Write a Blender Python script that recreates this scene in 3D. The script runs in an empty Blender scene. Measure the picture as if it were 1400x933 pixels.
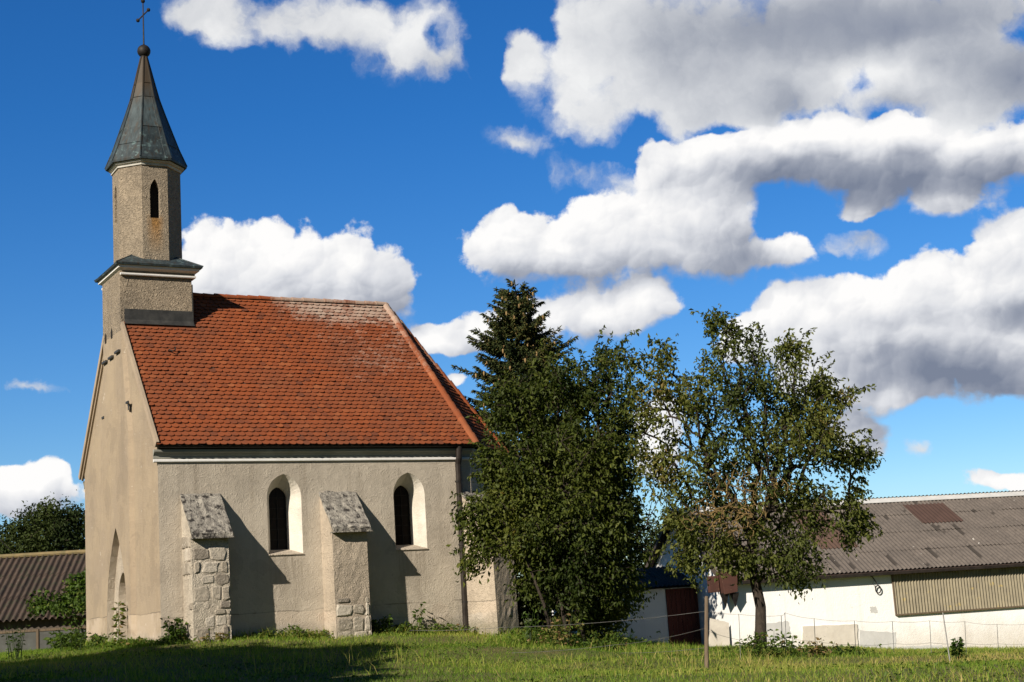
import bpy, bmesh, math, random
import numpy as np
from mathutils import Vector, Matrix
from mathutils.geometry import tessellate_polygon

SC = bpy.context.scene
COL = SC.collection
R = math.radians

# ------------------------------------------------------------------ camera
CAM_P = Vector((-11.42334, -39.87548, 0.52358))
CAM_F = Vector((0.48917782, 0.85417812, 0.17630881))
CAM_R = Vector((0.87158207, -0.48625758, -0.06243609))
CAM_U = Vector((-0.03239995, -0.18420995, 0.98235276))
FPX = 2016.8                       # focal length in photograph pixels (1400 wide)
cd = bpy.data.cameras.new('camera')
cam = bpy.data.objects.new('camera', cd); COL.objects.link(cam)
cd.sensor_width = 36.0; cd.lens = 36.0 * FPX / 1400.0
cd.clip_start = 0.1; cd.clip_end = 3000.0
mw = Matrix.Identity(4)
for i in range(3):
    mw[i][0] = CAM_R[i]; mw[i][1] = CAM_U[i]; mw[i][2] = -CAM_F[i]; mw[i][3] = CAM_P[i]
cam.matrix_world = mw
SC.camera = cam

def ray(u, v):
    return CAM_F + CAM_R * ((u - 700.0) / FPX) - CAM_U * ((v - 466.5) / FPX)
def at(u, v, depth):
    return CAM_P + ray(u, v) * depth

# ------------------------------------------------------------------ render / view
SC.view_settings.view_transform = 'Standard'
SC.view_settings.look = 'None'
EXPO = 0.46
SC.view_settings.exposure = EXPO
SC.view_settings.gamma = 1.0
SC.view_settings.use_curve_mapping = False
SC.render.engine = 'CYCLES'
SC.cycles.use_denoising = True
SC.cycles.max_bounces = 6
SC.cycles.diffuse_bounces = 3
SC.cycles.glossy_bounces = 2
SC.cycles.transmission_bounces = 4
SC.cycles.transparent_max_bounces = 8
SC.cycles.caustics_reflective = False
SC.cycles.caustics_refractive = False

# ------------------------------------------------------------------ sun
SUN_D = Vector((0.762, 0.409, -0.505)).normalized()     # direction the light travels
SUN_EL = math.asin(-SUN_D.z)
SUN_AZ = math.atan2(-SUN_D.x, -SUN_D.y)                 # azimuth of the sun seen from the place
sl = bpy.data.lights.new('sun', 'SUN'); sl.energy = 5.0; sl.angle = R(0.5); sl.color = (1.0, 0.90, 0.76)
so = bpy.data.objects.new('sun', sl); COL.objects.link(so)
so.rotation_euler = SUN_D.to_track_quat('-Z', 'Y').to_euler()
so.location = (-60, -40, 60)

# ------------------------------------------------------------------ sky
W = bpy.data.worlds.new('World'); SC.world = W; W.use_nodes = True
WN = W.node_tree; WN.nodes.clear()
class NT:
    """tiny helper for building node trees"""
    def __init__(s, t): s.t = t
    def n(s, typ, **kw):
        nd = s.t.nodes.new(typ)
        for k, v in kw.items(): setattr(nd, k, v)
        return nd
    def link(s, a, b): s.t.links.new(a, b)
    def put(s, sock, v):
        if hasattr(v, 'is_linked') or isinstance(v, bpy.types.NodeSocket): s.link(v, sock)
        else: sock.default_value = v
    def math(s, op, a, b=None, c=None, clamp=False):
        nd = s.n('ShaderNodeMath', operation=op, use_clamp=clamp)
        s.put(nd.inputs[0], a)
        if b is not None: s.put(nd.inputs[1], b)
        if c is not None: s.put(nd.inputs[2], c)
        return nd.outputs[0]
    def vmath(s, op, a, b=None, scale=None):
        nd = s.n('ShaderNodeVectorMath', operation=op)
        s.put(nd.inputs[0], a)
        if b is not None: s.put(nd.inputs[1], b)
        if scale is not None: s.put(nd.inputs['Scale'], scale)
        return nd.outputs['Value'] if op in ('DOT_PRODUCT', 'LENGTH') else nd.outputs['Vector']
    def sep(s, v):
        nd = s.n('ShaderNodeSeparateXYZ'); s.link(v, nd.inputs[0]); return nd.outputs
    def comb(s, x, y, z=0.0):
        nd = s.n('ShaderNodeCombineXYZ')
        for k, q in enumerate((x, y, z)): s.put(nd.inputs[k], q)
        return nd.outputs[0]
    def noise(s, vec, scale, detail=4, rough=0.55, dist=0.0, out='Fac', dims='3D'):
        nd = s.n('ShaderNodeTexNoise', noise_dimensions=dims)
        if vec is not None: s.link(vec, nd.inputs['Vector'])
        nd.inputs['Scale'].default_value = scale; nd.inputs['Detail'].default_value = detail
        nd.inputs['Roughness'].default_value = rough; nd.inputs['Distortion'].default_value = dist
        return nd.outputs[out]
    def voro(s, vec, scale, feature='F1', detail=0.0, rough=0.5, out='Distance', rand=1.0, dims='3D'):
        nd = s.n('ShaderNodeTexVoronoi', feature=feature, voronoi_dimensions=dims)
        if vec is not None: s.link(vec, nd.inputs['Vector'])
        nd.inputs['Scale'].default_value = scale; nd.inputs['Randomness'].default_value = rand
        if 'Detail' in nd.inputs and feature != 'DISTANCE_TO_EDGE' or feature == 'F1':
            nd.inputs['Detail'].default_value = detail; nd.inputs['Roughness'].default_value = rough
        return nd.outputs[out]
    def mapr(s, v, a, b, c=0.0, d=1.0, smooth=False, clamp=True):
        nd = s.n('ShaderNodeMapRange', interpolation_type='SMOOTHSTEP' if smooth else 'LINEAR', clamp=clamp)
        s.put(nd.inputs[0], v)
        for k, q in zip((1, 2, 3, 4), (a, b, c, d)): s.put(nd.inputs[k], q)
        return nd.outputs[0]
    def mix(s, f, a, b, mode='MIX'):
        nd = s.n('ShaderNodeMix', data_type='RGBA', blend_type=mode)
        s.put(nd.inputs[0], f)
        for sock, q in ((nd.inputs[6], a), (nd.inputs[7], b)):
            s.put(sock, (*q, 1.0) if isinstance(q, tuple) and len(q) == 3 else q)
        return nd.outputs[2]
    def ramp(s, f, stops):
        nd = s.n('ShaderNodeValToRGB'); s.put(nd.inputs[0], f)
        els = nd.color_ramp.elements
        while len(els) < len(stops): els.new(0.5)
        for e, (p, c) in zip(els, stops): e.position = p; e.color = (*c, 1.0)
        return nd.outputs[0]

w = NT(WN)
HEAD = R(29.8)                                          # compass heading the cloud map is centred on
F0 = (math.sin(HEAD), math.cos(HEAD), 0.0); R0 = (math.cos(HEAD), -math.sin(HEAD), 0.0)
UNIT = 20.168
tc = w.n('ShaderNodeTexCoord').outputs['Generated']
dirv = w.vmath('NORMALIZE', tc)
az = w.math('ARCTAN2', w.vmath('DOT_PRODUCT', dirv, R0), w.vmath('DOT_PRODUCT', dirv, F0))
el = w.math('ARCSINE', w.sep(dirv)[2])
P0 = w.comb(w.math('MULTIPLY', az, UNIT), w.math('MULTIPLY', el, UNIT), 0.0)
def skypos(u, v):
    d = ray(u, v).normalized()
    a = math.atan2(d.dot(Vector(R0)), d.dot(Vector(F0))); e = math.asin(d.z)
    return a * UNIT, e * UNIT
def blobs(vec, items, soft=0.25, grow=1.0):
    """soft union of tilted ellipses given as (azimuth-elevation centre, radii, tilt, weight)"""
    acc = None
    for it in items:
        u, v, rx, ry = it[:4]; tilt = it[4] if len(it) > 4 else 0.0; wt = it[5] if len(it) > 5 else 1.0
        a, e = skypos(u, v)
        mp = w.n('ShaderNodeMapping', vector_type='TEXTURE')
        w.link(vec, mp.inputs['Vector'])
        mp.inputs['Location'].default_value = (a, e, 0)
        mp.inputs['Rotation'].default_value = (0, 0, R(3.64 * -1 - tilt))
        mp.inputs['Scale'].default_value = (rx * grow / 100.0, ry * grow / 100.0, 1)
        g = w.n('ShaderNodeTexGradient', gradient_type='SPHERICAL'); w.link(mp.outputs[0], g.inputs[0])
        val = g.outputs['Fac']
        if wt != 1.0: val = w.math('MULTIPLY', val, wt)
        acc = val if acc is None else w.math('MULTIPLY_ADD', w.math('SUBTRACT', 1.0, acc), val, acc)
    return acc

# slow and quick warps that make every outline ragged
w1 = w.vmath('SUBTRACT', w.noise(P0, 0.9, 3, 0.5, out='Color'), (0.5, 0.5, 0.5))
w2 = w.vmath('SUBTRACT', w.noise(P0, 3.2, 4, 0.55, out='Color'), (0.5, 0.5, 0.5))
PW = w.vmath('ADD', P0, w.vmath('SCALE', w1, scale=0.45))
PW = w.vmath('ADD', PW, w.vmath('SCALE', w2, scale=0.09))
PF = w.vmath('MULTIPLY', PW, (1, 1, 0))

CRISP = [
 # bank behind the church
 (290,352,60,54),(385,350,90,62),(480,360,84,66),(520,400,60,60),(330,395,120,54),(450,410,120,54),
 (595,462,58,30),(652,452,46,30),(627,512,26,16),
 # long white bank in the middle
 (690,345,74,62),(765,338,115,74),(860,320,120,84),(940,292,105,82),(985,262,72,66),(905,225,46,44),(948,220,60,40),(1000,340,72,52),(1080,340,48,40),
 (815,430,128,48,-6),(880,412,56,42,-10),(715,440,56,32),
 # second bank above it
 (1010,215,90,44),(1075,205,85,52),(1160,218,120,56),(1255,226,130,56),(1375,212,105,56),(1180,284,46,30),(1295,274,84,30),(1130,180,60,34),(1230,180,70,34),
 # big bank low on the right
 (1065,432,58,44),(1030,470,72,48),(1130,430,84,60),(1215,418,94,64),(1305,394,84,60),(1380,336,66,58),(1405,390,80,70),(1160,490,130,66),(1300,470,150,80),(1215,528,84,34),(1120,515,76,46),(1400,500,110,64),
 (1375,655,68,19,3),(900,610,52,92),(1172,578,50,38),(1180,612,40,22),
 (35,665,100,36),(78,642,30,24),(20,690,70,26),
]
SOFT = [
 (300,22,84,42,0,.72),(380,22,90,44,0,.72),(470,42,100,52,0,.8),(560,48,95,62,0,.85),(612,62,50,50,0,.8),
 (795,100,90,105),(860,60,130,115),(970,80,170,125),(1100,70,200,130),(1250,60,200,120),(1390,80,150,110),(1000,150,140,60),(1120,160,140,70),(1330,140,130,90),(820,150,60,50),
 (708,195,56,20,15,.6),(790,240,50,22,0,.6),(845,262,50,32,0,.75),(715,85,28,40),(45,527,50,10,0,.6),(1160,335,56,20,0,.6),(1255,610,22,16,0,.55),(270,15,50,30),
]
HOLES = [(600,50,30,26),(1150,162,70,34),(1215,165,70,36),(1395,48,44,34),(1385,178,66,46),(1105,168,50,30),(1180,120,40,40),(880,175,60,40),(985,180,60,24),(745,40,26,40)]
DARK = [
 (520,412,80,60,-20,.8),(420,415,120,30,0,.35),(330,415,120,26,0,.3),(635,468,40,22,0,.5),
 (760,388,130,24,-3,.5),(905,368,150,28,3,.45),(1020,350,75,40,0,.95),(700,378,60,26,0,.35),
 (1060,235,120,40,0,.95),(930,225,60,26,0,.45),(1250,245,170,46,0,1.05),(1160,250,120,40,0,.6),(1385,230,90,44,0,.7),
 (1050,48,260,60,0,.75),(1230,35,240,48,0,1.05),(1280,85,60,26,0,.7),(1385,110,80,56,0,1.2),(1000,120,170,50,0,.35),(1090,140,90,34,0,.6),(1220,140,70,30,0,.5),(900,60,120,70,0,.2),
 (1320,508,190,40,6,1.25),(1190,505,120,28,0,.4),(1395,428,60,26,0,.8),(1280,445,90,22,0,.35),(1250,485,140,24,0,.35),
 (1175,582,60,34,0,.9),(30,690,110,20,0,.5),(500,85,150,30,0,.2),(600,85,70,36,0,.3),(820,462,120,20,0,.3),
]
def puffs(off, k):
    """rounded lumps at four sizes; off shifts the sample point"""
    acc = None
    for f, a_ in ((1.25, 0.46), (2.7, 0.27), (5.8, 0.18), (12.5, 0.06)):
        q = PF if off is None else w.vmath('ADD', PF, (off[0]/f, off[1]/f, 0.0))
        nd = w.n('ShaderNodeTexVoronoi', feature='SMOOTH_F1', voronoi_dimensions='2D')
        w.link(q, nd.inputs['Vector']); nd.inputs['Scale'].default_value = f; nd.inputs['Smoothness'].default_value = 0.35
        d = nd.outputs['Distance']
        v = w.math('MULTIPLY', w.math('SUBTRACT', 1.0, w.math('MULTIPLY', d, d)), a_)
        acc = v if acc is None else w.math('ADD', acc, v)
    return acc
nb = w.noise(PF, 1.9, 9, 0.56)
B0 = puffs(None, 0); B1 = puffs((-0.10, 0.14), 0)
lump = w.math('SUBTRACT', B0, B1)                       # > 0 on the sides turned to the sun
bC = blobs(PF, CRISP, 0.2, 1.07)
bU = blobs(w.vmath('ADD', PF, (-0.10, 0.34, 0.0)), CRISP, 0.2, 1.07)
under = w.math('SUBTRACT', bU, bC)
hC = w.math('ADD', bC, w.math('MULTIPLY', w.math('SUBTRACT', B0, 0.80), 0.85))
hC = w.math('ADD', hC, w.math('MULTIPLY', w.math('SUBTRACT', nb, 0.5), 0.42))
hC = w.math('ADD', hC, w.math('MULTIPLY', w.math('SUBTRACT', w.noise(P0, 7.0, 7, 0.65), 0.5), 0.34))
aC = w.math('MULTIPLY', w.mapr(hC, 0.19, w.math('ADD', 0.37, w.mapr(under, 0.0, 0.5, 0.0, 0.30)), smooth=True), w.mapr(bC, 0.02, 0.10))
w3 = w.vmath('SUBTRACT', w.noise(P0, 2.2, 5, 0.6, out='Color'), (0.5, 0.5, 0.5))
PW = w.vmath('ADD', PW, w.vmath('SCALE', w3, scale=0.42))
ns = w.noise(PW, 1.1, 8, 0.56)
bS = blobs(PW, SOFT, 0.25, 1.2)
hS = w.math('ADD', bS, w.math('MULTIPLY', w.math('SUBTRACT', ns, 0.5), 1.7))
hS = w.math('ADD', hS, w.math('MULTIPLY', w.math('SUBTRACT', nb, 0.5), 0.35))
hS = w.math('SUBTRACT', hS, w.math('MULTIPLY', blobs(PW, HOLES, 0.1), 0.8))
aS = w.math('MULTIPLY', w.mapr(hS, 0.08, 0.72, smooth=True), w.mapr(bS, 0.02, 0.16))
dk = blobs(PF, DARK, 0.15, 1.2)
shade = w.math('SUBTRACT', 0.73, w.math('MULTIPLY', dk, 0.62))
shade = w.math('SUBTRACT', shade, w.math('MULTIPLY', under, 0.48))
soft_sh = w.math('ADD', w.math('ADD', shade, w.math('MULTIPLY', blobs(PW, [(800,110,110,110),(560,45,100,60),(1230,90,90,40),(1150,120,90,40)], 0.1), 0.30)), w.math('MULTIPLY', w.math('SUBTRACT', ns, 0.5), 0.75))
shade = w.math('ADD', shade, w.math('MULTIPLY', lump, 1.05))
shade = w.math('ADD', shade, w.math('MULTIPLY', w.math('SUBTRACT', nb, 0.5), 0.50))
STOPS = [(0.0, (0.20, 0.235, 0.32)), (0.32, (0.37, 0.40, 0.475)), (0.68, (0.73, 0.745, 0.785)), (1.0, (1.0, 0.99, 0.98))]
cCol = w.ramp(shade, STOPS)
sCol = w.ramp(w.math('ADD', soft_sh, 0.04), [(0.0, (0.24, 0.27, 0.345)), (0.35, (0.38, 0.405, 0.46)), (0.7, (0.66, 0.675, 0.70)), (1.0, (0.92, 0.92, 0.91))])

st = w.n('ShaderNodeTexSky', sky_type='NISHITA')
st.sun_disc = False; st.sun_elevation = SUN_EL; st.sun_rotation = SUN_AZ
st.altitude = 400; st.air_density = 1.0; st.dust_density = 0.05; st.ozone_density = 2.0
SKY_STRENGTH = 0.066
hs = w.n('ShaderNodeHueSaturation'); w.link(st.outputs[0], hs.inputs['Color'])
hs.inputs['Saturation'].default_value = 1.30; hs.inputs['Value'].default_value = 1.0
skc = w.mix(1.0, hs.outputs[0], w.mix(w.mapr(w.sep(dirv)[2], 0.0, 0.33), (0.80, 0.95, 1.20), (0.42, 0.88, 1.28)), 'MULTIPLY')
CL = 2.0 ** -EXPO / SKY_STRENGTH                                 # cloud radiance is given in display units
def lift(c): return w.mix(1.0, c, (CL, CL, CL), 'MULTIPLY')
skc = w.mix(1.0, skc, w.mix(w.mapr(w.vmath('DOT_PRODUCT', dirv, F0), 0.15, 0.66, smooth=True), (0.62, 0.50, 0.40), (1.0, 1.0, 1.0)), 'MULTIPLY')   # sky beside and behind the camera dimmed and warmed to cut fill light
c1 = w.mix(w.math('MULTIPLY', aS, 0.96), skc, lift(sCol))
c2 = w.mix(aC, c1, lift(cCol))
up = w.mapr(w.sep(dirv)[2], -0.02, 0.0)                 # below the horizon: plain sky
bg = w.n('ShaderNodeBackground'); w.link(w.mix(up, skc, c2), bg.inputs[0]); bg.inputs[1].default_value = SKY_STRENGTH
wo = w.n('ShaderNodeOutputWorld'); w.link(bg.outputs[0], wo.inputs[0])
W.cycles.sampling_method = 'MANUAL'; W.cycles.sample_map_resolution = 512

# ================================================================== helpers
def link(name, me, mat=None, parent=None):
    o = bpy.data.objects.new(name, me); COL.objects.link(o)
    if mat is not None:
        for m in (mat if isinstance(mat, (list, tuple)) else [mat]): me.materials.append(m)
    if parent is not None: o.parent = parent
    return o
def tag(o, label=None, cat=None, group=None, kind=None):
    if label: o['label'] = label
    if cat: o['category'] = cat
    if group: o['group'] = group
    if kind: o['kind'] = kind
    return o
def thing(name, loc, label, cat, group=None):
    o = bpy.data.objects.new(name, None); COL.objects.link(o); o.location = loc
    o.empty_display_size = 0.2
    return tag(o, label, cat, group)

class MB:
    """collects faces; build() links them as one mesh object"""
    def __init__(s): s.v = []; s.f = []; s.m = []; s.tint = None
    def add(s, vs, fs, mi=0):
        b = len(s.v); s.v += [tuple(p) for p in vs]
        s.f += [tuple(b + i for i in f) for f in fs]; s.m += [mi] * len(fs)
    def box(s, a, b, mi=0):
        x0, y0, z0 = a; x1, y1, z1 = b
        s.add([(x0,y0,z0),(x1,y0,z0),(x1,y1,z0),(x0,y1,z0),(x0,y0,z1),(x1,y0,z1),(x1,y1,z1),(x0,y1,z1)],
              [(3,2,1,0),(4,5,6,7),(0,1,5,4),(1,2,6,5),(2,3,7,6),(3,0,4,7)], mi)
    def prism(s, poly, vec, mi=0):
        """polygon (list of 3D points) pushed along vec"""
        n = len(poly); vec = Vector(vec); p = [Vector(q) for q in poly]
        vs = p + [q + vec for q in p]
        fs = [tuple(range(n))[::-1], tuple(range(n, 2*n))] + [(i, (i+1) % n, n+(i+1) % n, n+i) for i in range(n)]
        s.add(vs, fs, mi)
    def tube(s, pts, rad, n=6, mi=0, cap=True):
        pts = [Vector(p) for p in pts]
        rads = rad if isinstance(rad, (list, tuple)) else [rad] * len(pts)
        vs = []; up = None
        for i, p in enumerate(pts):
            t = (pts[min(i+1, len(pts)-1)] - pts[max(i-1, 0)]).normalized()
            if up is None:
                up = Vector((0,0,1)) if abs(t.z) < 0.9 else Vector((1,0,0))
            a = t.cross(up).normalized(); up = a.cross(t).normalized()
            for k in range(n):
                q = 2*math.pi*k/n
                vs.append(p + (a*math.cos(q) + up*math.sin(q)) * rads[i])
        fs = []
        for i in range(len(pts)-1):
            for k in range(n):
                fs.append((i*n+k, i*n+(k+1) % n, (i+1)*n+(k+1) % n, (i+1)*n+k))
        if cap: fs += [tuple(range(n))[::-1], tuple((len(pts)-1)*n+k for k in range(n))]
        s.add(vs, fs, mi)
    def lathe(s, prof, c, n=16, mi=0, a0=0.0):
        vs = []; fs = []
        for r_, z in prof:
            for k in range(n):
                q = a0 + 2*math.pi*k/n
                vs.append((c[0]+r_*math.cos(q), c[1]+r_*math.sin(q), c[2]+z))
        m = len(prof)
        for i in range(m-1):
            for k in range(n): fs.append((i*n+k, i*n+(k+1) % n, (i+1)*n+(k+1) % n, (i+1)*n+k))
        fs += [tuple(range(n))[::-1], tuple((m-1)*n+k for k in range(n))]
        s.add(vs, fs, mi)
    def holed(s, outer, holes, mi=0):
        """flat polygon with holes"""
        loops = [[Vector(p) for p in outer]] + [[Vector(p) for p in h] for h in holes]
        tri = tessellate_polygon(loops)
        vs = [p for l in loops for p in l]
        s.add(vs, [tuple(t) for t in tri], mi)
    def bridge(s, la, lb, mi=0):
        n = len(la)
        s.add(list(la)+list(lb), [(i, (i+1) % n, n+(i+1) % n, n+i) for i in range(n)], mi)
    def build(s, name, mat, parent=None, smooth=False, bevel=0.0, fix=True):
        me = bpy.data.meshes.new(name); me.from_pydata(s.v, [], s.f)
        if len(set(s.m)) > 1: me.polygons.foreach_set('material_index', s.m)
        if s.tint is not None:
            at_ = me.attributes.new('tint', 'FLOAT', 'POINT'); at_.data.foreach_set('value', np.asarray(s.tint, dtype=np.float32))
        if fix or bevel:
            bm = bmesh.new(); bm.from_mesh(me)
            if fix: bmesh.ops.recalc_face_normals(bm, faces=bm.faces)
            if bevel:
                ed = [e for e in bm.edges if len(e.link_faces) == 2 and e.calc_face_angle(0) > 0.5]
                bmesh.ops.bevel(bm, geom=ed, offset=bevel, segments=2, affect='EDGES', profile=0.6)
            bm.to_mesh(me); bm.free()
        if smooth: me.polygons.foreach_set('use_smooth', [True]*len(me.polygons))
        me.update()
        return link(name, me, mat, parent)

def np_mesh(name, V, F, mat, parent=None, tint=None, smooth=False):
    """big mesh from numpy arrays; F is (n,3) or (n,4)"""
    me = bpy.data.meshes.new(name)
    V = np.ascontiguousarray(V, dtype=np.float32); F = np.ascontiguousarray(F, dtype=np.int32)
    k = F.shape[1]
    me.vertices.add(len(V)); me.vertices.foreach_set('co', V.ravel())
    me.loops.add(F.size); me.loops.foreach_set('vertex_index', F.ravel())
    me.polygons.add(len(F)); me.polygons.foreach_set('loop_start', np.arange(0, F.size, k, dtype=np.int32))
    if smooth: me.polygons.foreach_set('use_smooth', np.ones(len(F), dtype=bool))
    if tint is not None:
        a = me.attributes.new('tint', 'FLOAT', 'POINT'); a.data.foreach_set('value', np.asarray(tint, dtype=np.float32))
    me.update(); me.validate()
    return link(name, me, mat, parent)

def arch(cx, wd, z0, zs, zt, n=7):
    """outline of a pointed opening in (x, z), counter-clockwise from bottom left"""
    hw = wd/2; h = zt - zs
    pts = [(cx-hw, z0), (cx+hw, z0)]
    if h >= hw:
        r_ = (h*h + hw*hw)/(2*hw); q = math.asin(h/r_)
        right = [(cx+hw-r_+r_*math.cos(q*i/n), zs+r_*math.sin(q*i/n)) for i in range(n+1)]
    else:
        right = [(cx+hw*math.cos(math.pi/2*i/n), zs+h*math.sin(math.pi/2*i/n)) for i in range(n+1)]
    left = [(2*cx-x, z) for x, z in right[:-1]][::-1]
    return pts + right + left

# ================================================================== materials
def material(name):
    m = bpy.data.materials.new(name); m.use_nodes = True
    t = NT(m.node_tree)
    bs = m.node_tree.nodes['Principled BSDF']
    bs.inputs['Specular IOR Level'].default_value = 0.25
    return m, t, bs
def posn(t): return t.n('ShaderNodeNewGeometry').outputs['Position']
def objc(t): return t.n('ShaderNodeTexCoord').outputs['Object']
def bump(t, bs, h, strength=0.5, dist=0.02):
    b = t.n('ShaderNodeBump'); b.inputs['Strength'].default_value = strength; b.inputs['Distance'].default_value = dist
    t.link(h, b.inputs['Height']); t.link(b.outputs[0], bs.inputs['Normal'])
def attr(t, name='tint'):
    a = t.n('ShaderNodeAttribute'); a.attribute_name = name; return a.outputs['Fac']
def scaled(t, v, s): return t.vmath('MULTIPLY', v, s)

def plaster(name, c1, c2, worm=0.8, stain=(0.20,0.17,0.13), base_white=0.0, bd=0.03, top_dirt=0.0, crack=0.0, runs=0.5, sills=None):
    m, t, bs = material(name); p = posn(t)
    big = t.noise(p, 0.55, 4, 0.6); mid = t.noise(p, 3.0, 5, 0.6)
    c = t.mix(t.mapr(big, 0.35, 0.68), c1, c2)
    c = t.mix(t.math('MULTIPLY', t.mapr(mid, 0.45, 0.75), 0.35), c, tuple(x*0.72 for x in c2))
    drip = t.noise(scaled(t, p, (1.6, 1.6, 0.18)), 1.5, 4, 0.6)
    c = t.mix(t.math('MULTIPLY', t.mapr(drip, 0.54, 0.78), 0.5 if runs > 0.3 else 0.28), c, stain)
    z = t.sep(p)[2]
    if base_white:
        edge = t.math('ADD', z, t.math('MULTIPLY', t.math('SUBTRACT', t.noise(p, 1.3, 4, 0.6), 0.5), 0.5))
        c = t.mix(t.mapr(edge, 0.42, 0.36, 0.0, base_white), c, (0.47, 0.43, 0.38))
        c = t.mix(t.mapr(edge, 0.16, -0.1, 0.0, 0.6), c, (0.22, 0.21, 0.15))
    if top_dirt: c = t.mix(t.mapr(z, 4.3, 5.1, 0, top_dirt), c, stain)
    if crack:
        zz_ = t.math('ADD', z, t.math('MULTIPLY', t.math('SUBTRACT', t.noise(p, 0.8, 5, 0.6), 0.5), 0.16))
        ln = t.mapr(t.math('ABSOLUTE', t.math('SUBTRACT', zz_, crack)), 0.006, 0.018, 0.75, 0.0)
        c = t.mix(t.math('MULTIPLY', ln, t.mapr(t.noise(p, 0.9, 2), 0.38, 0.5)), c, (0.12,0.10,0.08))
        rep = t.math('MULTIPLY', t.mapr(zz_, crack, crack-0.03), t.mapr(t.noise(p, 0.7, 4, 0.6), 0.44, 0.54))
        c = t.mix(t.math('MULTIPLY', rep, 0.55), c, (0.53,0.44,0.35))
        run = t.noise(scaled(t, p, (2.6, 2.6, 0.12)), 1.2, 4, 0.6)
        c = t.mix(t.math('MULTIPLY', t.mapr(run, 0.55, 0.72), t.mapr(z, 1.0, 4.6, 0.1*runs, runs)), c, tuple(x*0.8 for x in stain))
        q3 = t.sep(p)
        if sills:
            for wx in sills:
                k = t.math('MULTIPLY', t.mapr(t.math('ABSOLUTE', t.math('SUBTRACT', q3[0], wx)), 0.58, 0.44), t.math('MULTIPLY', t.mapr(z, 1.0, 2.2), t.mapr(z, 2.40, 2.36)))
                k = t.math('MULTIPLY', k, t.mapr(t.noise(scaled(t, p, (9,9,0.5)), 1.0, 4, 0.6), 0.42, 0.62))
                c = t.mix(t.math('MULTIPLY', k, 0.6), c, (0.22,0.185,0.14))
        pt = t.noise(p, 0.75, 5, 0.62)
        c = t.mix(t.mapr(pt, 0.565, 0.58, 0, 0.4), c, tuple(x*1.12 for x in c1))
        c = t.mix(t.mapr(pt, 0.435, 0.42, 0, 0.35), c, tuple(x*0.70 for x in c2))
        damp = t.math('ADD', z, t.math('MULTIPLY', t.math('SUBTRACT', t.noise(p, 1.8, 5, 0.65), 0.5), 0.9))
        c = t.mix(t.mapr(damp, 0.42, 0.0, 0, 0.65), c, (0.20,0.185,0.135))
        chips = t.noise(p, 2.2, 6, 0.7)
        c = t.mix(t.mapr(chips, 0.655, 0.675, 0, 0.7), c, (0.55,0.49,0.40))
    t.put(bs.inputs['Base Color'], c); bs.inputs['Roughness'].default_value = 0.93
    wv = t.noise(p, 7.0, 3, 0.6, 1.6); fine = t.noise(p, 42.0, 3, 0.6)
    h = t.math('ADD', t.math('MULTIPLY', t.math('ABSOLUTE', t.math('SUBTRACT', wv, 0.5)), 2.2 * worm), t.math('MULTIPLY', fine, 0.35))
    h = t.math('ADD', h, t.math('MULTIPLY', mid, 0.5))
    bump(t, bs, h, 1.0, bd)
    return m

M = {}
M['plaster'] = plaster('wall_plaster', (0.50,0.445,0.365), (0.415,0.365,0.298), 0.45, (0.29,0.245,0.19), 0.4, 0.034, crack=0.78, sills=(3.62, 7.55))
M['gable'] = plaster('gable_plaster', (0.355,0.285,0.20), (0.305,0.248,0.185), 0.45, (0.24,0.18,0.115), 0.25, 0.026, crack=0.95, runs=0.16)
M['tower'] = plaster('tower_plaster', (0.36,0.295,0.215), (0.27,0.225,0.170), 1.2, (0.15,0.125,0.095), 0.0, 0.055)
M['white'] = plaster('white_render', (0.80,0.79,0.77), (0.74,0.73,0.71), 0.12, (0.55,0.53,0.50), 0.0, 0.012)
def barn_wall():
    m, t, bs = material('whitewashed_barn_wall'); p = posn(t); o = objc(t); q = t.sep(o)
    c = t.mix(t.mapr(t.noise(p, 0.5, 5, 0.6), 0.38, 0.66), (0.86,0.86,0.855), (0.81,0.81,0.80))
    run = t.noise(scaled(t, p, (2.2,2.2,0.10)), 1.2, 5, 0.6)
    c = t.mix(t.math('MULTIPLY', t.mapr(run, 0.54, 0.74), 0.25), c, (0.50,0.47,0.42))
    foot_ = t.math('ADD', q[2], t.math('MULTIPLY', t.math('SUBTRACT', t.noise(p, 1.6, 5, 0.65), 0.5), 1.3))
    c = t.mix(t.mapr(foot_, 0.55, -0.45, 0, 0.55), c, (0.50,0.44,0.36))
    c = t.mix(t.mapr(t.noise(p, 3.2, 6, 0.7), 0.66, 0.69, 0, 0.5), c, (0.55,0.53,0.50))
    t.put(bs.inputs['Base Color'], c); bs.inputs['Roughness'].default_value = 0.93
    bump(t, bs, t.math('ADD', t.noise(p, 8, 5, 0.65), t.noise(p, 30, 3)), 0.6, 0.02)
    return m
M['barnwall'] = barn_wall()
def stone_mat():
    m, t, bs = material('field_stone'); p = posn(t); tn = attr(t)
    c = t.ramp(tn, [(0.0,(0.24,0.21,0.175)), (0.3,(0.34,0.30,0.24)), (0.6,(0.45,0.40,0.325)), (0.95,(0.56,0.51,0.43)), (1.0,(0.42,0.31,0.23))])
    c = t.mix(t.mapr(t.noise(p, 5, 5, 0.65), 0.40, 0.70, 0, 0.55), c, (0.24,0.21,0.175))
    c = t.mix(t.mapr(t.noise(p, 11, 4, 0.6), 0.58, 0.66, 0, 0.7), c, (0.54,0.49,0.41))
    t.put(bs.inputs['Base Color'], c); bs.inputs['Roughness'].default_value = 0.95
    bump(t, bs, t.noise(p, 10, 7, 0.72), 1.0, 0.06)
    return m
M['stone'] = stone_mat()
M['mortar'] = plaster('crumbling_mortar', (0.58,0.52,0.43), (0.46,0.41,0.33), 0.9, (0.30,0.25,0.20), 0.3, 0.06)
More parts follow.
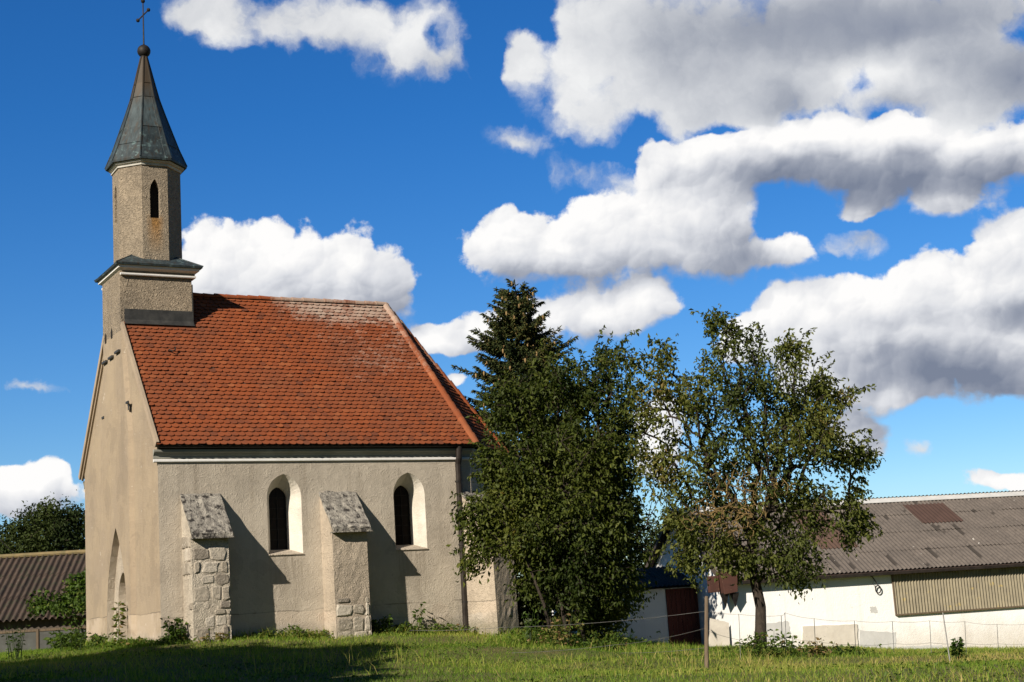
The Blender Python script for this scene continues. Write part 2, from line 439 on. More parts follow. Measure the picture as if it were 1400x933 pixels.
M['pier'] = plaster('patched_pier_plaster', (0.47,0.40,0.315), (0.39,0.33,0.26), 0.7, (0.30,0.25,0.20), 0.5, 0.05, crack=0.7)
M['reveal'] = plaster('limewashed_reveal', (0.72,0.68,0.61), (0.50,0.46,0.39), 0.5, (0.33,0.29,0.23), 0.0, 0.03)
M['cornice'] = plaster('cornice_paint', (0.62,0.60,0.55), (0.46,0.45,0.41), 0.15, (0.27,0.26,0.23), 0.0, 0.012)
M['cornice_dark'] = plaster('shade_toned_cornice', (0.34,0.335,0.29), (0.25,0.25,0.215), 0.15, (0.14,0.14,0.12), 0.0, 0.012)  # upper cornice coloured darker to stand in for shade under the eave
M['verge'] = plaster('verge_mortar', (0.40,0.32,0.23), (0.32,0.255,0.19), 0.3, (0.2,0.16,0.12), 0.0, 0.02)
M['oldplaster'] = plaster('scuffed_plaster', (0.50,0.44,0.36), (0.40,0.34,0.27), 0.7, (0.28,0.24,0.19), 0.6, 0.05)

def stain_tower(m):
    t = NT(m.node_tree); bs = m.node_tree.nodes['Principled BSDF']
    old = bs.inputs['Base Color'].links[0].from_socket; p = posn(t); q = t.sep(p)
    k = t.math('MULTIPLY', t.mapr(t.math('ABSOLUTE', t.math('SUBTRACT', q[0], 1.02)), 0.30, 0.08), t.mapr(q[1], 3.42, 3.36))
    k = t.math('MULTIPLY', k, t.math('MULTIPLY', t.mapr(q[2], 11.7, 12.7), t.mapr(q[2], 13.0, 12.85)))
    k = t.math('MULTIPLY', k, t.mapr(t.noise(scaled(t, p, (3,3,0.8)), 2.0, 4), 0.25, 0.5))
    t.put(bs.inputs['Base Color'], t.mix(t.math('MULTIPLY', k, 0.9), old, (0.34,0.175,0.05)))
stain_tower(M['tower'])

def tiles_mat():
    m, t, bs = material('clay_tile'); p = posn(t); tn = attr(t)
    c = t.ramp(tn, [(0.0, (0.14,0.043,0.020)), (0.3, (0.225,0.058,0.019)), (0.7, (0.265,0.068,0.021)), (1.0, (0.31,0.098,0.036))])
    big = t.noise(p, 0.5, 4, 0.6)
    c = t.mix(t.mapr(big, 0.42, 0.66, 0, 0.6), c, (0.17,0.058,0.028))
    sm = t.noise(p, 9.0, 4, 0.6)
    c = t.mix(t.math('MULTIPLY', t.mapr(sm, 0.52, 0.74), 0.45), c, (0.095,0.046,0.033))
    xyz = t.sep(p)
    # pale lichen crust towards the top right and in drifts lower down
    top = t.mapr(xyz[2], 8.8, 10.5, smooth=True); rt = t.mapr(xyz[0], 2.8, 7.0, smooth=True)
    drift = t.math('MULTIPLY', t.mapr(t.math('ADD', xyz[0], t.math('MULTIPLY', xyz[2], 0.2)), 6.2, 8.6, smooth=True), t.mapr(xyz[2], 6.6, 8.0, smooth=True))
    msk = t.math('MAXIMUM', t.math('MULTIPLY', top, rt), t.math('MULTIPLY', drift, 0.50))
    patchy = t.math('ADD', t.math('MULTIPLY', t.noise(p, 1.1, 5, 0.65), 0.8), t.math('MULTIPLY', t.noise(p, 11.0, 4, 0.65), 1.0))
    msk = t.math('MULTIPLY', msk, t.mapr(tn, 0.2, 0.75, 0.72, 1.12))
    lich = t.mapr(t.math('ADD', msk, t.math('SUBTRACT', patchy, 0.90)), 0.48, 0.98)
    c = t.mix(t.math('MULTIPLY', lich, 0.75), c, (0.42,0.34,0.275))
    fl = t.noise(p, 30.0, 3, 0.7)
    c = t.mix(t.math('MULTIPLY', t.mapr(fl, 0.66, 0.72), t.mapr(xyz[0], 3.0, 6.0, 0.1, 0.8)), c, (0.36,0.23,0.15))
    t.put(bs.inputs['Base Color'], c); bs.inputs['Roughness'].default_value = 0.85
    bump(t, bs, t.math('ADD', sm, fl), 0.5, 0.012)
    return m
M['tile'] = tiles_mat()

def simple(name, c1, c2, scale=4.0, rough=0.8, metal=0.0, bs_=0.3, bd=0.01, detail=5, stretch=(1,1,1), spots=None):
    m, t, bs = material(name); p = scaled(t, posn(t), stretch)
    n = t.noise(p, scale, detail, 0.62)
    c = t.mix(t.mapr(n, 0.34, 0.68), c1, c2)
    if spots:
        col, sc, lo = spots
        c = t.mix(t.mapr(t.noise(p, sc, 4, 0.6), lo, lo+0.08), c, col)
    t.put(bs.inputs['Base Color'], c); bs.inputs['Roughness'].default_value = rough; bs.inputs['Metallic'].default_value = metal
    bump(t, bs, t.noise(p, scale*4, 4, 0.6), bs_, bd)
    return m
M['dark_metal'] = simple('dark_sheet_metal', (0.035,0.036,0.036), (0.075,0.074,0.07), 3, 0.55, 0.3)
M['iron'] = simple('black_iron', (0.012,0.011,0.011), (0.035,0.03,0.027), 8, 0.6, 0.2)
M['pipe'] = simple('brown_downpipe_metal', (0.018,0.014,0.012), (0.036,0.029,0.024), 4, 0.5, 0.2)
M['rust'] = simple('rusty_red_paint', (0.085,0.036,0.027), (0.055,0.026,0.021), 3, 0.8, 0.0, spots=((0.13,0.07,0.045), 6, 0.60))
M['reddoor'] = simple('faded_red_boards', (0.16,0.048,0.034), (0.105,0.035,0.026), 3, 0.85, stretch=(5,5,0.6))
M['wood'] = simple('grey_wood', (0.15,0.112,0.075), (0.095,0.072,0.05), 3, 0.85, stretch=(6,6,0.6))
M['darkwood'] = simple('dark_boards', (0.06,0.05,0.042), (0.10,0.08,0.065), 3, 0.85, stretch=(4,4,0.6))
M['glass'] = None
def glass_dark():
    m, t, bs = material('dark_window_glass'); p = posn(t)
    t.put(bs.inputs['Base Color'], t.mix(t.noise(p, 2.0, 3), (0.008,0.006,0.005), (0.020,0.014,0.011)))
    bs.inputs['Roughness'].default_value = 0.35; bs.inputs['Specular IOR Level'].default_value = 0.12
    bump(t, bs, t.noise(p, 3.5, 2), 0.4, 0.03)
    return m
M['glass'] = glass_dark()
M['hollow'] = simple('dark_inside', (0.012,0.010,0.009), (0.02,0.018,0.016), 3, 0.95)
M['soffit'] = simple('dark_underlay', (0.05,0.035,0.03), (0.08,0.055,0.045), 3, 0.9)

def spire_mat():
    m, t, bs = material('weathered_sheet_copper'); p = posn(t); tn = attr(t)
    st_ = t.noise(scaled(t, p, (7,7,0.5)), 1.3, 5, 0.6)
    c = t.mix(t.mapr(st_, 0.35, 0.65), (0.027,0.039,0.045), (0.056,0.078,0.088))
    c = t.mix(t.math('MULTIPLY', t.mapr(t.noise(scaled(t, p, (9,9,1.0)), 1.0, 4), 0.52, 0.70), 0.8), c, (0.05,0.036,0.025))
    z = t.sep(p)[2]
    c = t.mix(t.math('MULTIPLY', t.mapr(z, 16.6, 17.4), 0.75), c, (0.075,0.052,0.032))
    c = t.mix(t.math('MULTIPLY', t.math('MULTIPLY', t.mapr(t.noise(p, 6.0, 5, 0.65), 0.56, 0.66), t.mapr(z, 16.2, 15.2)), 0.7), c, (0.15,0.23,0.235))
    c = t.mix(1.0, c, t.mix(tn, (0.72,0.72,0.72), (1.25,1.22,1.18)), 'MULTIPLY')
    t.put(bs.inputs['Base Color'], c); bs.inputs['Roughness'].default_value = 0.6; bs.inputs['Metallic'].default_value = 0.15
    bump(t, bs, t.noise(p, 5.0, 4), 0.4, 0.02)
    return m
M['spire'] = spire_mat()

def rubble(name, mode):
    m, t, bs = material(name); p = posn(t)
    wr = t.vmath('SCALE', t.vmath('SUBTRACT', t.noise(p, 3.0, 3, out='Color'), (0.5,0.5,0.5)), scale=0.22)
    q = t.vmath('ADD', scaled(t, p, (0.85, 0.85, 1.15)), wr)
    cells = t.n('ShaderNodeTexVoronoi', feature='F1'); t.link(q, cells.inputs['Vector']); cells.inputs['Scale'].default_value = 3.0
    ed = t.n('ShaderNodeTexVoronoi', feature='DISTANCE_TO_EDGE'); t.link(q, ed.inputs['Vector']); ed.inputs['Scale'].default_value = 3.0
    rnd = t.sep(cells.outputs['Color'])
    stone = t.ramp(rnd[0], [(0.0,(0.25,0.21,0.165)), (0.35,(0.34,0.29,0.225)), (0.7,(0.41,0.355,0.28)), (1.0,(0.48,0.43,0.35))])
    stone = t.mix(t.mapr(rnd[1], 0.965, 0.975, 0, 0.6), stone, (0.34,0.17,0.10))
    stone = t.mix(t.math('MULTIPLY', t.mapr(t.noise(p, 14, 4), 0.45, 0.7), 0.4), stone, (0.18,0.155,0.125))
    e = t.math('ADD', ed.outputs['Distance'], t.math('MULTIPLY', t.math('SUBTRACT', t.noise(p, 9, 4), 0.5), 0.10))
    joint = t.mapr(e, 0.0, 0.13, smooth=True)
    c = t.mix(joint, (0.52,0.47,0.395), stone)
    xyz = t.sep(p); nz_ = t.noise(p, 1.5, 5, 0.6)
    if mode == 'bare': pl = t.mapr(nz_, 0.52, 0.60)                        # a little leftover render
    else: pl = t.mapr(t.math('ADD', t.math('ADD', xyz[2], t.math('MULTIPLY', xyz[0], -0.25 if mode == 'low' else 0)), t.math('MULTIPLY', t.math('SUBTRACT', nz_, 0.5), 2.6)), (-0.42 if mode == 'low' else 0.1), (-0.36 if mode == 'low' else 0.16))
    ren = t.mix(t.mapr(t.noise(p, 1.0, 4), 0.35, 0.65), (0.43,0.365,0.285), (0.36,0.305,0.24))
    ren = t.mix(t.mapr(t.noise(scaled(t, p, (2.5,2.5,0.5)), 1.0, 4), 0.55, 0.7, 0, 0.7), ren, (0.50,0.45,0.37))
    c = t.mix(t.math('MULTIPLY', pl, 0.95), c, ren)
    t.put(bs.inputs['Base Color'], c); bs.inputs['Roughness'].default_value = 0.95
    wv = t.noise(p, 7.0, 3, 0.6, 1.6)
    rend_h = t.math('ADD', 0.85, t.math('MULTIPLY', t.math('ABSOLUTE', t.math('SUBTRACT', wv, 0.5)), 1.6))
    stone_h = t.math('ADD', t.math('MULTIPLY', joint, t.mapr(rnd[2], 0, 1, 0.2, 0.7)), t.math('MULTIPLY', t.noise(p, 11, 6, 0.7), 0.9))
    hh = t.n('ShaderNodeMix', data_type='FLOAT'); t.link(pl, hh.inputs[0]); t.link(stone_h, hh.inputs[2]); t.link(rend_h, hh.inputs[3])
    bump(t, bs, hh.outputs[0], 1.0, 0.06)
    return m
M['rubble'] = rubble('rubble_masonry', 'bare'); M['halfrubble'] = rubble('half_bared_masonry', 'low'); M['rendered'] = rubble('rendered_pier', 'foot')
M['cap'] = simple('lichened_slate_slab', (0.40,0.375,0.325), (0.115,0.105,0.095), 6.5, 0.95, 0, 1.0, 0.05, spots=((0.040,0.036,0.033), 5.5, 0.54))

def corrugated(name, c1, c2, spots, moss=None):
    m, t, bs = material(name); p = posn(t); o = objc(t)
    n = t.noise(o, 0.9, 5, 0.65); f = t.noise(o, 7.0, 5, 0.65)
    c = t.mix(t.mapr(n, 0.35, 0.66), c1, c2)
    c = t.mix(t.math('MULTIPLY', t.mapr(f, 0.50, 0.72), 0.6), c, tuple(x*0.45 for x in c2))
    # dark streaks running along single corrugations
    ox = t.sep(o)
    run = t.noise(t.comb(t.math('MULTIPLY', t.math('FLOOR', t.math('DIVIDE', ox[0], 0.177)), 3.7), t.math('MULTIPLY', ox[1], 0.65), 0.0), 1.0, 2, 0.5)
    c = t.mix(t.math('MULTIPLY', t.mapr(run, 0.635, 0.66), 0.85), c, (0.035,0.03,0.026))
    c = t.mix(t.mapr(t.noise(o, 5.0, 2, 0.5), 0.735, 0.76), c, spots)
    if moss: c = t.mix(t.mapr(t.noise(o, 2.0, 5, 0.7), 0.52, 0.62), c, moss)
    t.put(bs.inputs['Base Color'], c); bs.inputs['Roughness'].default_value = 0.92
    bump(t, bs, f, 0.5, 0.02)
    return m
M['eternit'] = corrugated('weathered_fibre_cement', (0.145,0.124,0.108), (0.104,0.090,0.080), (0.36,0.34,0.31))
M['eternit_dark'] = corrugated('mossy_fibre_cement', (0.090,0.064,0.050), (0.055,0.041,0.034), (0.20,0.18,0.15), (0.055,0.052,0.035))
M['eternit_brown'] = simple('brown_sheet', (0.075,0.045,0.037), (0.060,0.037,0.030), 2.0, 0.8)
M['eternit_rust'] = simple('rusty_brown_sheet', (0.105,0.065,0.048), (0.075,0.048,0.038), 1.5, 0.85)
M['fibreglass'] = simple('yellowed_corrugated_plastic', (0.285,0.25,0.175), (0.21,0.185,0.135), 2.5, 0.5, spots=((0.36,0.28,0.11), 3.0, 0.63))
M['conc'] = simple('pale_cement', (0.62,0.58,0.51), (0.52,0.48,0.42), 2.2, 0.92, 0, 0.5, 0.015, spots=((0.36,0.33,0.28), 7, 0.66))
M['greycement'] = simple('grey_cement', (0.56,0.56,0.55), (0.47,0.47,0.46), 2.5, 0.92)
M['wire'] = simple('galvanised_wire', (0.20,0.20,0.19), (0.13,0.125,0.12), 4, 0.5, 0.3)
M['bark'] = simple('tree_bark', (0.060,0.047,0.036), (0.030,0.024,0.019), 6, 0.95, 0, 1.0, 0.04, stretch=(2.2,2.2,0.5))
M['deadtwig'] = simple('dead_lichened_twigs', (0.21,0.145,0.055), (0.12,0.08,0.035), 5, 0.95)

def leafmat(name, stops, transl=0.28, rough=0.45, spec=0.4):
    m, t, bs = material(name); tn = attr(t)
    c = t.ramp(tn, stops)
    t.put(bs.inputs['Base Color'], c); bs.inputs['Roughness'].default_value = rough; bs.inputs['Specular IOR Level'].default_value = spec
    tr = t.n('ShaderNodeBsdfTranslucent'); t.put(tr.inputs[0], t.mix(1.0, c, (1.5,1.7,0.6), 'MULTIPLY'))
    mx = t.n('ShaderNodeMixShader'); mx.inputs[0].default_value = transl
    t.link(bs.outputs[0], mx.inputs[1]); t.link(tr.outputs[0], mx.inputs[2])
    t.link(mx.outputs[0], m.node_tree.nodes['Material Output'].inputs[0])
    return m
M['leaf_cherry'] = leafmat('plum_leaf', [(0,(0.024,0.038,0.008)),(0.45,(0.066,0.084,0.016)),(0.85,(0.125,0.135,0.026)),(1,(0.19,0.14,0.03))], 0.26, 0.5, 0.14)
M['leaf_apple'] = leafmat('apple_leaf', [(0,(0.036,0.050,0.012)),(0.45,(0.082,0.100,0.022)),(0.85,(0.145,0.150,0.036)),(1,(0.20,0.14,0.045))], 0.30, 0.5, 0.16)
M['leaf_far'] = leafmat('far_leaf', [(0,(0.018,0.030,0.010)),(1,(0.060,0.080,0.022))], 0.18, 0.6, 0.1)
M['needle'] = leafmat('spruce_needle', [(0,(0.010,0.019,0.007)),(0.6,(0.030,0.044,0.013)),(0.95,(0.075,0.082,0.022)),(1,(0.11,0.095,0.03))], 0.08, 0.55, 0.15)
M['cone'] = simple('spruce_cone', (0.30,0.20,0.085), (0.19,0.13,0.06), 8, 0.9)
M['weed'] = leafmat('weed_leaf', [(0,(0.028,0.055,0.010)),(0.6,(0.085,0.135,0.022)),(0.9,(0.16,0.15,0.04)),(1,(0.22,0.15,0.07))], 0.3, 0.5, 0.15)
M['grass'] = leafmat('grass_blade', [(0,(0.050,0.105,0.012)),(0.45,(0.165,0.260,0.034)),(0.75,(0.32,0.335,0.072)),(1,(0.50,0.39,0.16))], 0.42, 0.55, 0.12)

def ground_mat():
    m, t, bs = material('meadow_soil'); p = posn(t)
    c = t.mix(t.mapr(t.noise(p, 0.35, 5, 0.65), 0.38, 0.64), (0.10,0.125,0.024), (0.16,0.14,0.050))
    c = t.mix(t.math('MULTIPLY', t.mapr(t.noise(p, 3.0, 5, 0.7), 0.48, 0.68), 0.7), c, (0.10,0.085,0.038))
    t.put(bs.inputs['Base Color'], c); bs.inputs['Roughness'].default_value = 0.95
    bump(t, bs, t.noise(p, 12, 5, 0.7), 1.0, 0.06)
    return m
M['ground'] = ground_mat()

# ================================================================== terrain
_F2 = np.array([math.sin(HEAD), math.cos(HEAD)]); _R2 = np.array([math.cos(HEAD), -math.sin(HEAD)])
def _cp(u, v, d): p = at(u, v, d); return (p.x, p.y, p.z)
CTRL = [_cp(0,933,29), _cp(250,933,28.5), _cp(500,933,27), _cp(700,933,25), _cp(1000,933,22), _cp(1400,933,19.5),
        _cp(250,891,37.5), _cp(60,905,37), _cp(480,884,38), _cp(620,884,38), _cp(730,884,39), _cp(850,894,39.5), _cp(965,917,30), _cp(1040,897,37), _cp(1150,906,39), _cp(1250,904,41), _cp(1400,902,42), _cp(800,905,33), _cp(1200,918,31),
        (0,-.6,.10),(0,4,.10),(0,8.4,.08),(1.7,-.9,.10),(5.7,-.9,-.05),(8,-.7,-.15),(9.8,-.7,-.32),(10.8,-1.2,-.45),(12.5,2,-.55),(12,8,-.6),(6,9,0)]
def _lat(l, d, z): q = np.array([CAM_P.x, CAM_P.y]) + _R2*l + _F2*d; return (q[0], q[1], z)
CTRL += [_lat(l, d, -1.1) for l in (-12,0,12) for d in (-8,0,6)] + [_lat(-16,20,-.8), _lat(-14,38,-.2), _lat(-30,38,-.6), _lat(-14,56,-1.0), _lat(-24,62,-1.1), _lat(16,30,-1.2), _lat(30,40,-1.5)]
CTRL += [_cp(905,886,54), _cp(967,886,54.2), _cp(1100,888,55.0), _cp(1250,890,55.9), _cp(1400,891,56.8), _cp(1600,892,58), _cp(1050,897,47), _cp(1200,900,48), _cp(1380,900,49), _cp(1120,899,45), _cp(1320,902,46), _cp(860,890,48)] + [_lat(l, 80, -2.1) for l in (-40,-20)] + [_lat(l, 80, -3.2) for l in (0,20,40)] + [_lat(l, d, -2.2) for l in (-90,90) for d in (-40,40)] + [_lat(0,-60,-1.6)]
CP = np.array(CTRL)
def zg(x, y):
    x = np.atleast_1d(np.asarray(x, float)); y = np.atleast_1d(np.asarray(y, float))
    d2 = (x[:,None]-CP[None,:,0])**2 + (y[:,None]-CP[None,:,1])**2
    w_ = 1.0/(d2 + 0.6)**1.6
    return (w_*CP[None,:,2]).sum(1)/w_.sum(1)
def z1(x, y): return float(zg(x, y)[0])
def ld(x, y):
    q = np.stack([np.asarray(x)-CAM_P.x, np.asarray(y)-CAM_P.y], -1); return q@_R2, q@_F2
def from_ld(l, d):
    l = np.asarray(l, float); d = np.asarray(d, float)
    return CAM_P.x + l*_R2[0] + d*_F2[0], CAM_P.y + l*_R2[1] + d*_F2[1]
def foot(u, depth):
    """ground point seen in photograph column u at a given distance"""
    l = (u-700.0)/FPX*depth
    for _ in range(6):
        x, y = from_ld(l, depth); p = Vector((float(x), float(y), z1(x, y))); d = p-CAM_P
        l += (u - (700.0 + FPX*d.dot(CAM_R)/d.dot(CAM_F)))/FPX*depth
    return p

ds = np.concatenate([np.linspace(-60, 14, 20), np.arange(15, 62, 0.5), np.linspace(63, 120, 20), np.array([160,240,400,700,1200,1800])])
ls = np.concatenate([np.array([-1500,-700,-300,-150,-90,-60]), np.arange(-40, 40.1, 0.6), np.array([60,90,150,300,700,1500])])
Lg, Dg = np.meshgrid(ls, ds); xg, yg = from_ld(Lg.ravel(), Dg.ravel()); zz = zg(xg, yg)
nl_, nd_ = len(ls), len(ds)
idx = np.arange(nl_*nd_).reshape(nd_, nl_)
Fq = np.stack([idx[:-1,:-1].ravel(), idx[:-1,1:].ravel(), idx[1:,1:].ravel(), idx[1:,:-1].ravel()], -1)
g = np_mesh('ground', np.stack([xg, yg, zz], -1), Fq, M['ground'], smooth=True)
g['kind'] = 'structure'

# ================================================================== church
WID = 8.36; LEN = 9.65; EAVE = 5.46; RIDGE = 10.69; YC = WID/2; OV = 0.28; XR = 9.0
SL = (RIDGE-EAVE)/(YC+OV)
church = thing('church', (0,0,0), 'small plastered village church with red tiled roof and slender spired turret', 'church')
BX, BY = LEN+2.35, 2.45                                  # first corner of the three-sided choir end
Zb = -1.2; ZT = 5.30
# --- nave walls (south wall with two splayed openings, gable with a hole behind the niche)
WINS = [(3.62, 3.60), (7.55, 7.53)]
wl = MB(); holesS = []
for co, ci in WINS:
    holesS.append([(x, 0, z) for x, z in arch(co, 1.03, 2.36, 3.98, 4.63)])
wl.holed([(0,0,Zb),(LEN,0,Zb),(LEN,0,ZT),(0,0,ZT)], holesS)
GH = [(0, YC+1.30, -1.0), (0, YC-1.30, -1.0), (0, YC-1.30, 3.7), (0, YC+1.30, 3.7)]
gz = lambda y: EAVE + (min(y, WID-y)+OV)*SL - 0.10
gb = MB()
gb.holed([(0,WID,Zb),(0,0,Zb),(0,0,gz(0)),(0,YC,gz(YC)),(0,WID,gz(0))], [GH])
ch = [(LEN,0),(BX,BY),(BX,WID-BY),(LEN,WID),(0,WID)]
for (xa, ya), (xb, yb) in zip(ch[:-1], ch[1:]):
    wl.add([(xa,ya,Zb),(xb,yb,Zb),(xb,yb,ZT),(xa,ya,ZT)], [(0,1,2,3)])
wl.build('nave_wall', M['plaster'], church, fix=False)
gbo = gb.build('gable_wall', M['gable'], church, fix=False)
# corner strip of smoother plaster returning round the gable corner
# --- windows
for co, ci in WINS:
    a = [(x, 0.0, z) for x, z in arch(co, 1.03, 2.36, 3.98, 4.63)]
    b = [(x, 0.46, z) for x, z in arch(ci, 0.55, 2.50, 3.96, 4.30)]
    b2 = [(x, 0.56, z) for x, z in arch(ci, 0.55, 2.50, 3.96, 4.30)]
    mb = MB(); mb.bridge(a, b); mb.bridge(b, b2)
    win = mb.build('window', M['reveal'], church, fix=False)
    pm = MB(); pm.add([(x, 0.55, z) for x, _, z in b], [tuple(range(len(b)))])
    pm.build('pane', M['glass'], win, fix=False)
    fr = MB()
    for k in range(1, 2):
        xx = ci-0.275+0.55*k/2; fr.box((xx-0.007,0.525,2.5),(xx+0.007,0.545,4.24))
    for k in range(1, 6):
        zz_ = 2.5+0.3*k; fr.box((ci-0.275,0.522,zz_-0.009),(ci+0.275,0.541,zz_+0.009))
    fr.build('glazing_bars', M['iron'], win)
    sm = MB(); sm.prism([(co-0.53,-0.035,2.36),(co+0.53,-0.035,2.36),(ci+0.275,0.455,2.515),(ci-0.275,0.455,2.515)], (0,0,-0.03))
    sm.build('sill', M['oldplaster'], win, bevel=0.012)
# --- gable centre strip with pointed niche
st_ = MB()
HALF = 1.62
nic = arch(YC-0.06, 2.30, -0.9, 0.75, 3.52, 9)
outer = [(YC+HALF,Zb),(YC-HALF,Zb),(YC-HALF,6.2),(YC-1.08,8.55),(YC-1.08,9.3),(YC+1.08,9.3),(YC+1.08,8.55),(YC+HALF,6.2)]
X1 = -0.12
st_.holed([(X1,y,z) for y, z in outer], [[(X1,y,z) for y, z in nic]])
# soft chamfered edges back to the gable wall
out2 = [(YC+(y-YC)*(1+0.10/abs(y-YC)), z) for y, z in outer]
st_.bridge([(X1,y,z) for y, z in outer], [(0.004,y,z) for y, z in out2])
st_.build('gable_strip', M['gable'], church, fix=False)
nm = MB(); XB = 0.09
door = arch(YC-0.02, 1.12, -0.9, 1.45, 2.22, 8)
nm.bridge([(X1,y,z) for y, z in nic], [(XB,y,z) for y, z in nic])
nm.holed([(XB,y,z) for y, z in nic], [[(XB,y,z) for y, z in door]])
nm.bridge([(XB,y,z) for y, z in door], [(XB+0.36,y,z) for y, z in door])
niche = nm.build('doorway', M['oldplaster'], church, fix=False)
dm = MB(); dm.add([(XB+0.33,y,z) for y, z in door], [tuple(range(len(door)))])
dm.build('door_panel', M['oldplaster'], niche, fix=False)
# --- little stone ledges with slots (pigeon holes)
def ledge(y, z, wd, dp, slot):
    m_ = MB(); m_.box((-dp, y-wd/2, z), (X1+0.02, y+wd/2, z+0.07))
    m_.prism([(-dp*0.55, y-0.07, z),(X1+0.02, y-0.07, z),(X1+0.02, y-0.07, z-0.20)], (0,0.14,0))
    o = m_.build('ledge', M['dark_metal'], church, bevel=0.01)
    if slot:
        q = MB(); q.prism([(X1-0.004, y+0.10, z+slot), (X1-0.004, y-0.10, z+slot), (X1-0.004, y-0.10, z+slot+0.22), (X1-0.004, y, z+slot+0.33), (X1-0.004, y+0.10, z+slot+0.22)], (0.02,0,0))
        q.build('slot', M['hollow'], o)
ledge(YC+0.78, 8.60, 0.46, 0.20, 0.62); ledge(YC+0.05, 8.62, 0.46, 0.20, 0.62); ledge(YC-0.72, 8.66, 0.46, 0.20, None)
ledge(YC+1.20, 6.95, 0.24, 0.15, None); ledge(YC-1.62, 7.00, 0.24, 0.15, None)
# --- cornice on the south side and round the choir end
prof = [(0.0,4.985),(-0.045,4.99),(-0.060,5.005),(-0.060,5.05),(-0.045,5.07),(0.0,5.075)]
prof2 = [(0.0,5.076),(-0.03,5.08),(-0.035,5.16),(-0.09,5.23),(-0.14,5.26),(-0.15,5.29),(-0.15,5.33),(0.0,5.34)]
pth = [(-0.13,0.0),(LEN,0.0),(BX,BY),(BX,WID-BY),(LEN,WID),(-0.02,WID)]
def moulding(pf, name, mat):
    cm = MB(); rings = []
    for i, (x, y) in enumerate(pth):
        def nrm(a, b): d = Vector((b[0]-a[0], b[1]-a[1])).normalized(); return Vector((d.y, -d.x))
        n1 = nrm(pth[max(i-1,0)], pth[max(i-1,0)+1]) if i < len(pth)-1 else nrm(pth[-2], pth[-1])
        n2 = nrm(pth[min(i,len(pth)-2)], pth[min(i,len(pth)-2)+1])
        if 0 < i < len(pth)-1: n1 = nrm(pth[i-1], pth[i])
        nn = (n1+n2).normalized(); k = 1.0/max(0.5, nn.dot(n1))
        rings.append([(x + nn.x*(-q)*k, y + nn.y*(-q)*k, z) for q, z in pf])
    for a, b in zip(rings[:-1], rings[1:]): cm.bridge(a, b)
    cm.add(rings[0], [tuple(range(len(pf)))])
    return cm.build(name, mat, church)
moulding(prof, 'string_moulding', M['white']); moulding(prof2, 'cornice', M['cornice_dark'])
# --- roof: scalloped clay tiles laid row by row
rng = np.random.default_rng(5)
Ee = EAVE
eA = Vector((LEN+0.12,-OV,Ee)); eB = Vector((BX+0.26,BY-0.11,Ee)); rT = Vector((XR,YC,RIDGE))
eW = Vector((-0.10,-OV,Ee)); rW = Vector((-0.10,YC,RIDGE))
eC = Vector((BX+0.26,WID-BY+0.11,Ee)); eD = Vector((LEN+0.12,WID+OV,Ee)); eN = Vector((-0.10,WID+OV,Ee))
base = MB()
base.add([eW,eA,rT,rW], [(0,1,2,3)]); base.add([eA,eB,rT], [(0,1,2)]); base.add([eB,eC,rT], [(0,1,2)]); base.add([eC,eD,rT], [(0,1,2)]); base.add([eD,eN,rW,rT], [(0,1,2,3)])
dn = Vector((0,0,-0.05))
base.add([eW+dn,eA+dn,Vector((LEN,0,EAVE-.05)),Vector((-0.1,0,EAVE-.05))], [(0,1,2,3)]); base.add([eA+dn,eB+dn,Vector((BX,BY,EAVE-.05)),Vector((LEN,0,EAVE-.05))], [(0,1,2,3)])
TV = []; TF = []; TT = []
def tile_field(p0, p1, top0, top1, wd=0.205, ex=0.176, thick=0.018):
    """tiles on the slope whose eave runs p0 -> p1 and whose side edges run to top0 / top1"""
    p0, p1, top0, top1 = map(Vector, (p0, p1, top0, top1))
    a = (p1-p0).normalized(); n = a.cross(top0-p0).normalized()
    if n.z < 0: n = -n
    b = n.cross(a).normalized()
    if b.z < 0: b = -b
    H = (top0-p0).dot(b); xa0, xa1 = 0.0, (top0-p0).dot(a); xb0, xb1 = (p1-p0).dot(a), (top1-p0).dot(a)
    rows = int(H/ex)+1
    for r_ in range(rows):
        s0 = r_*ex - 0.05
        n_ = int((max(xb0,xb1)-min(xa0,xa1))/wd)+3
        rowj = rng.normal(0, 0.006)
        for c_ in range(-2, n_):
            xc = min(xa0,xa1) + (c_+0.5*(r_ % 2)+0.25)*wd + rng.normal(0, 0.006)
            smid = min(max(s0+ex*0.5, 0), H)
            lo = xa0+(xa1-xa0)*smid/H; hi = xb0+(xb1-xb0)*smid/H
            if xc < lo-wd*0.3 or xc > hi+wd*0.3: continue
            hw = wd*0.485; js = s0 + rowj + rng.normal(0, 0.008)
            lift_ = 0.040 + abs(rng.normal(0, 0.006)) + (0.02 if rng.random() < 0.03 else 0)
            pts = [(-hw, ex*1.25), (-hw, 0.085), (-hw*0.84, 0.044), (-hw*0.5, 0.014), (0.0, 0.0), (hw*0.5, 0.014), (hw*0.84, 0.044), (hw, 0.085), (hw, ex*1.25)]
            k0 = len(TV); rot = rng.normal(0, 0.012)
            for lv in (0.0, -thick):
                for x, s in pts:
                    xx = xc + x + s*rot; ss = js + s
                    f_ = min(max(ss/H, 0), 1)
                    l2 = xa0+(xa1-xa0)*f_; h2 = xb0+(xb1-xb0)*f_
                    xx = min(max(xx, l2), h2); ss = min(ss, H)
                    hh = lift_*(1-s/(ex*1.25))*0.92 + 0.004 + lv
                    q = p0 + a*xx + b*ss + n*hh
                    TV.append((q.x, q.y, q.z))
            TF.append(tuple(range(k0, k0+9)))
            for i in range(8): TF.append((k0+i, k0+9+i, k0+10+i, k0+i+1))
            tv = float(np.clip(rng.normal(0.5, 0.18), 0, 1)) if rng.random() > 0.06 else float(rng.random()*0.3)
            TT.extend([tv]*18)
tile_field(eW, eA, rW, rT)
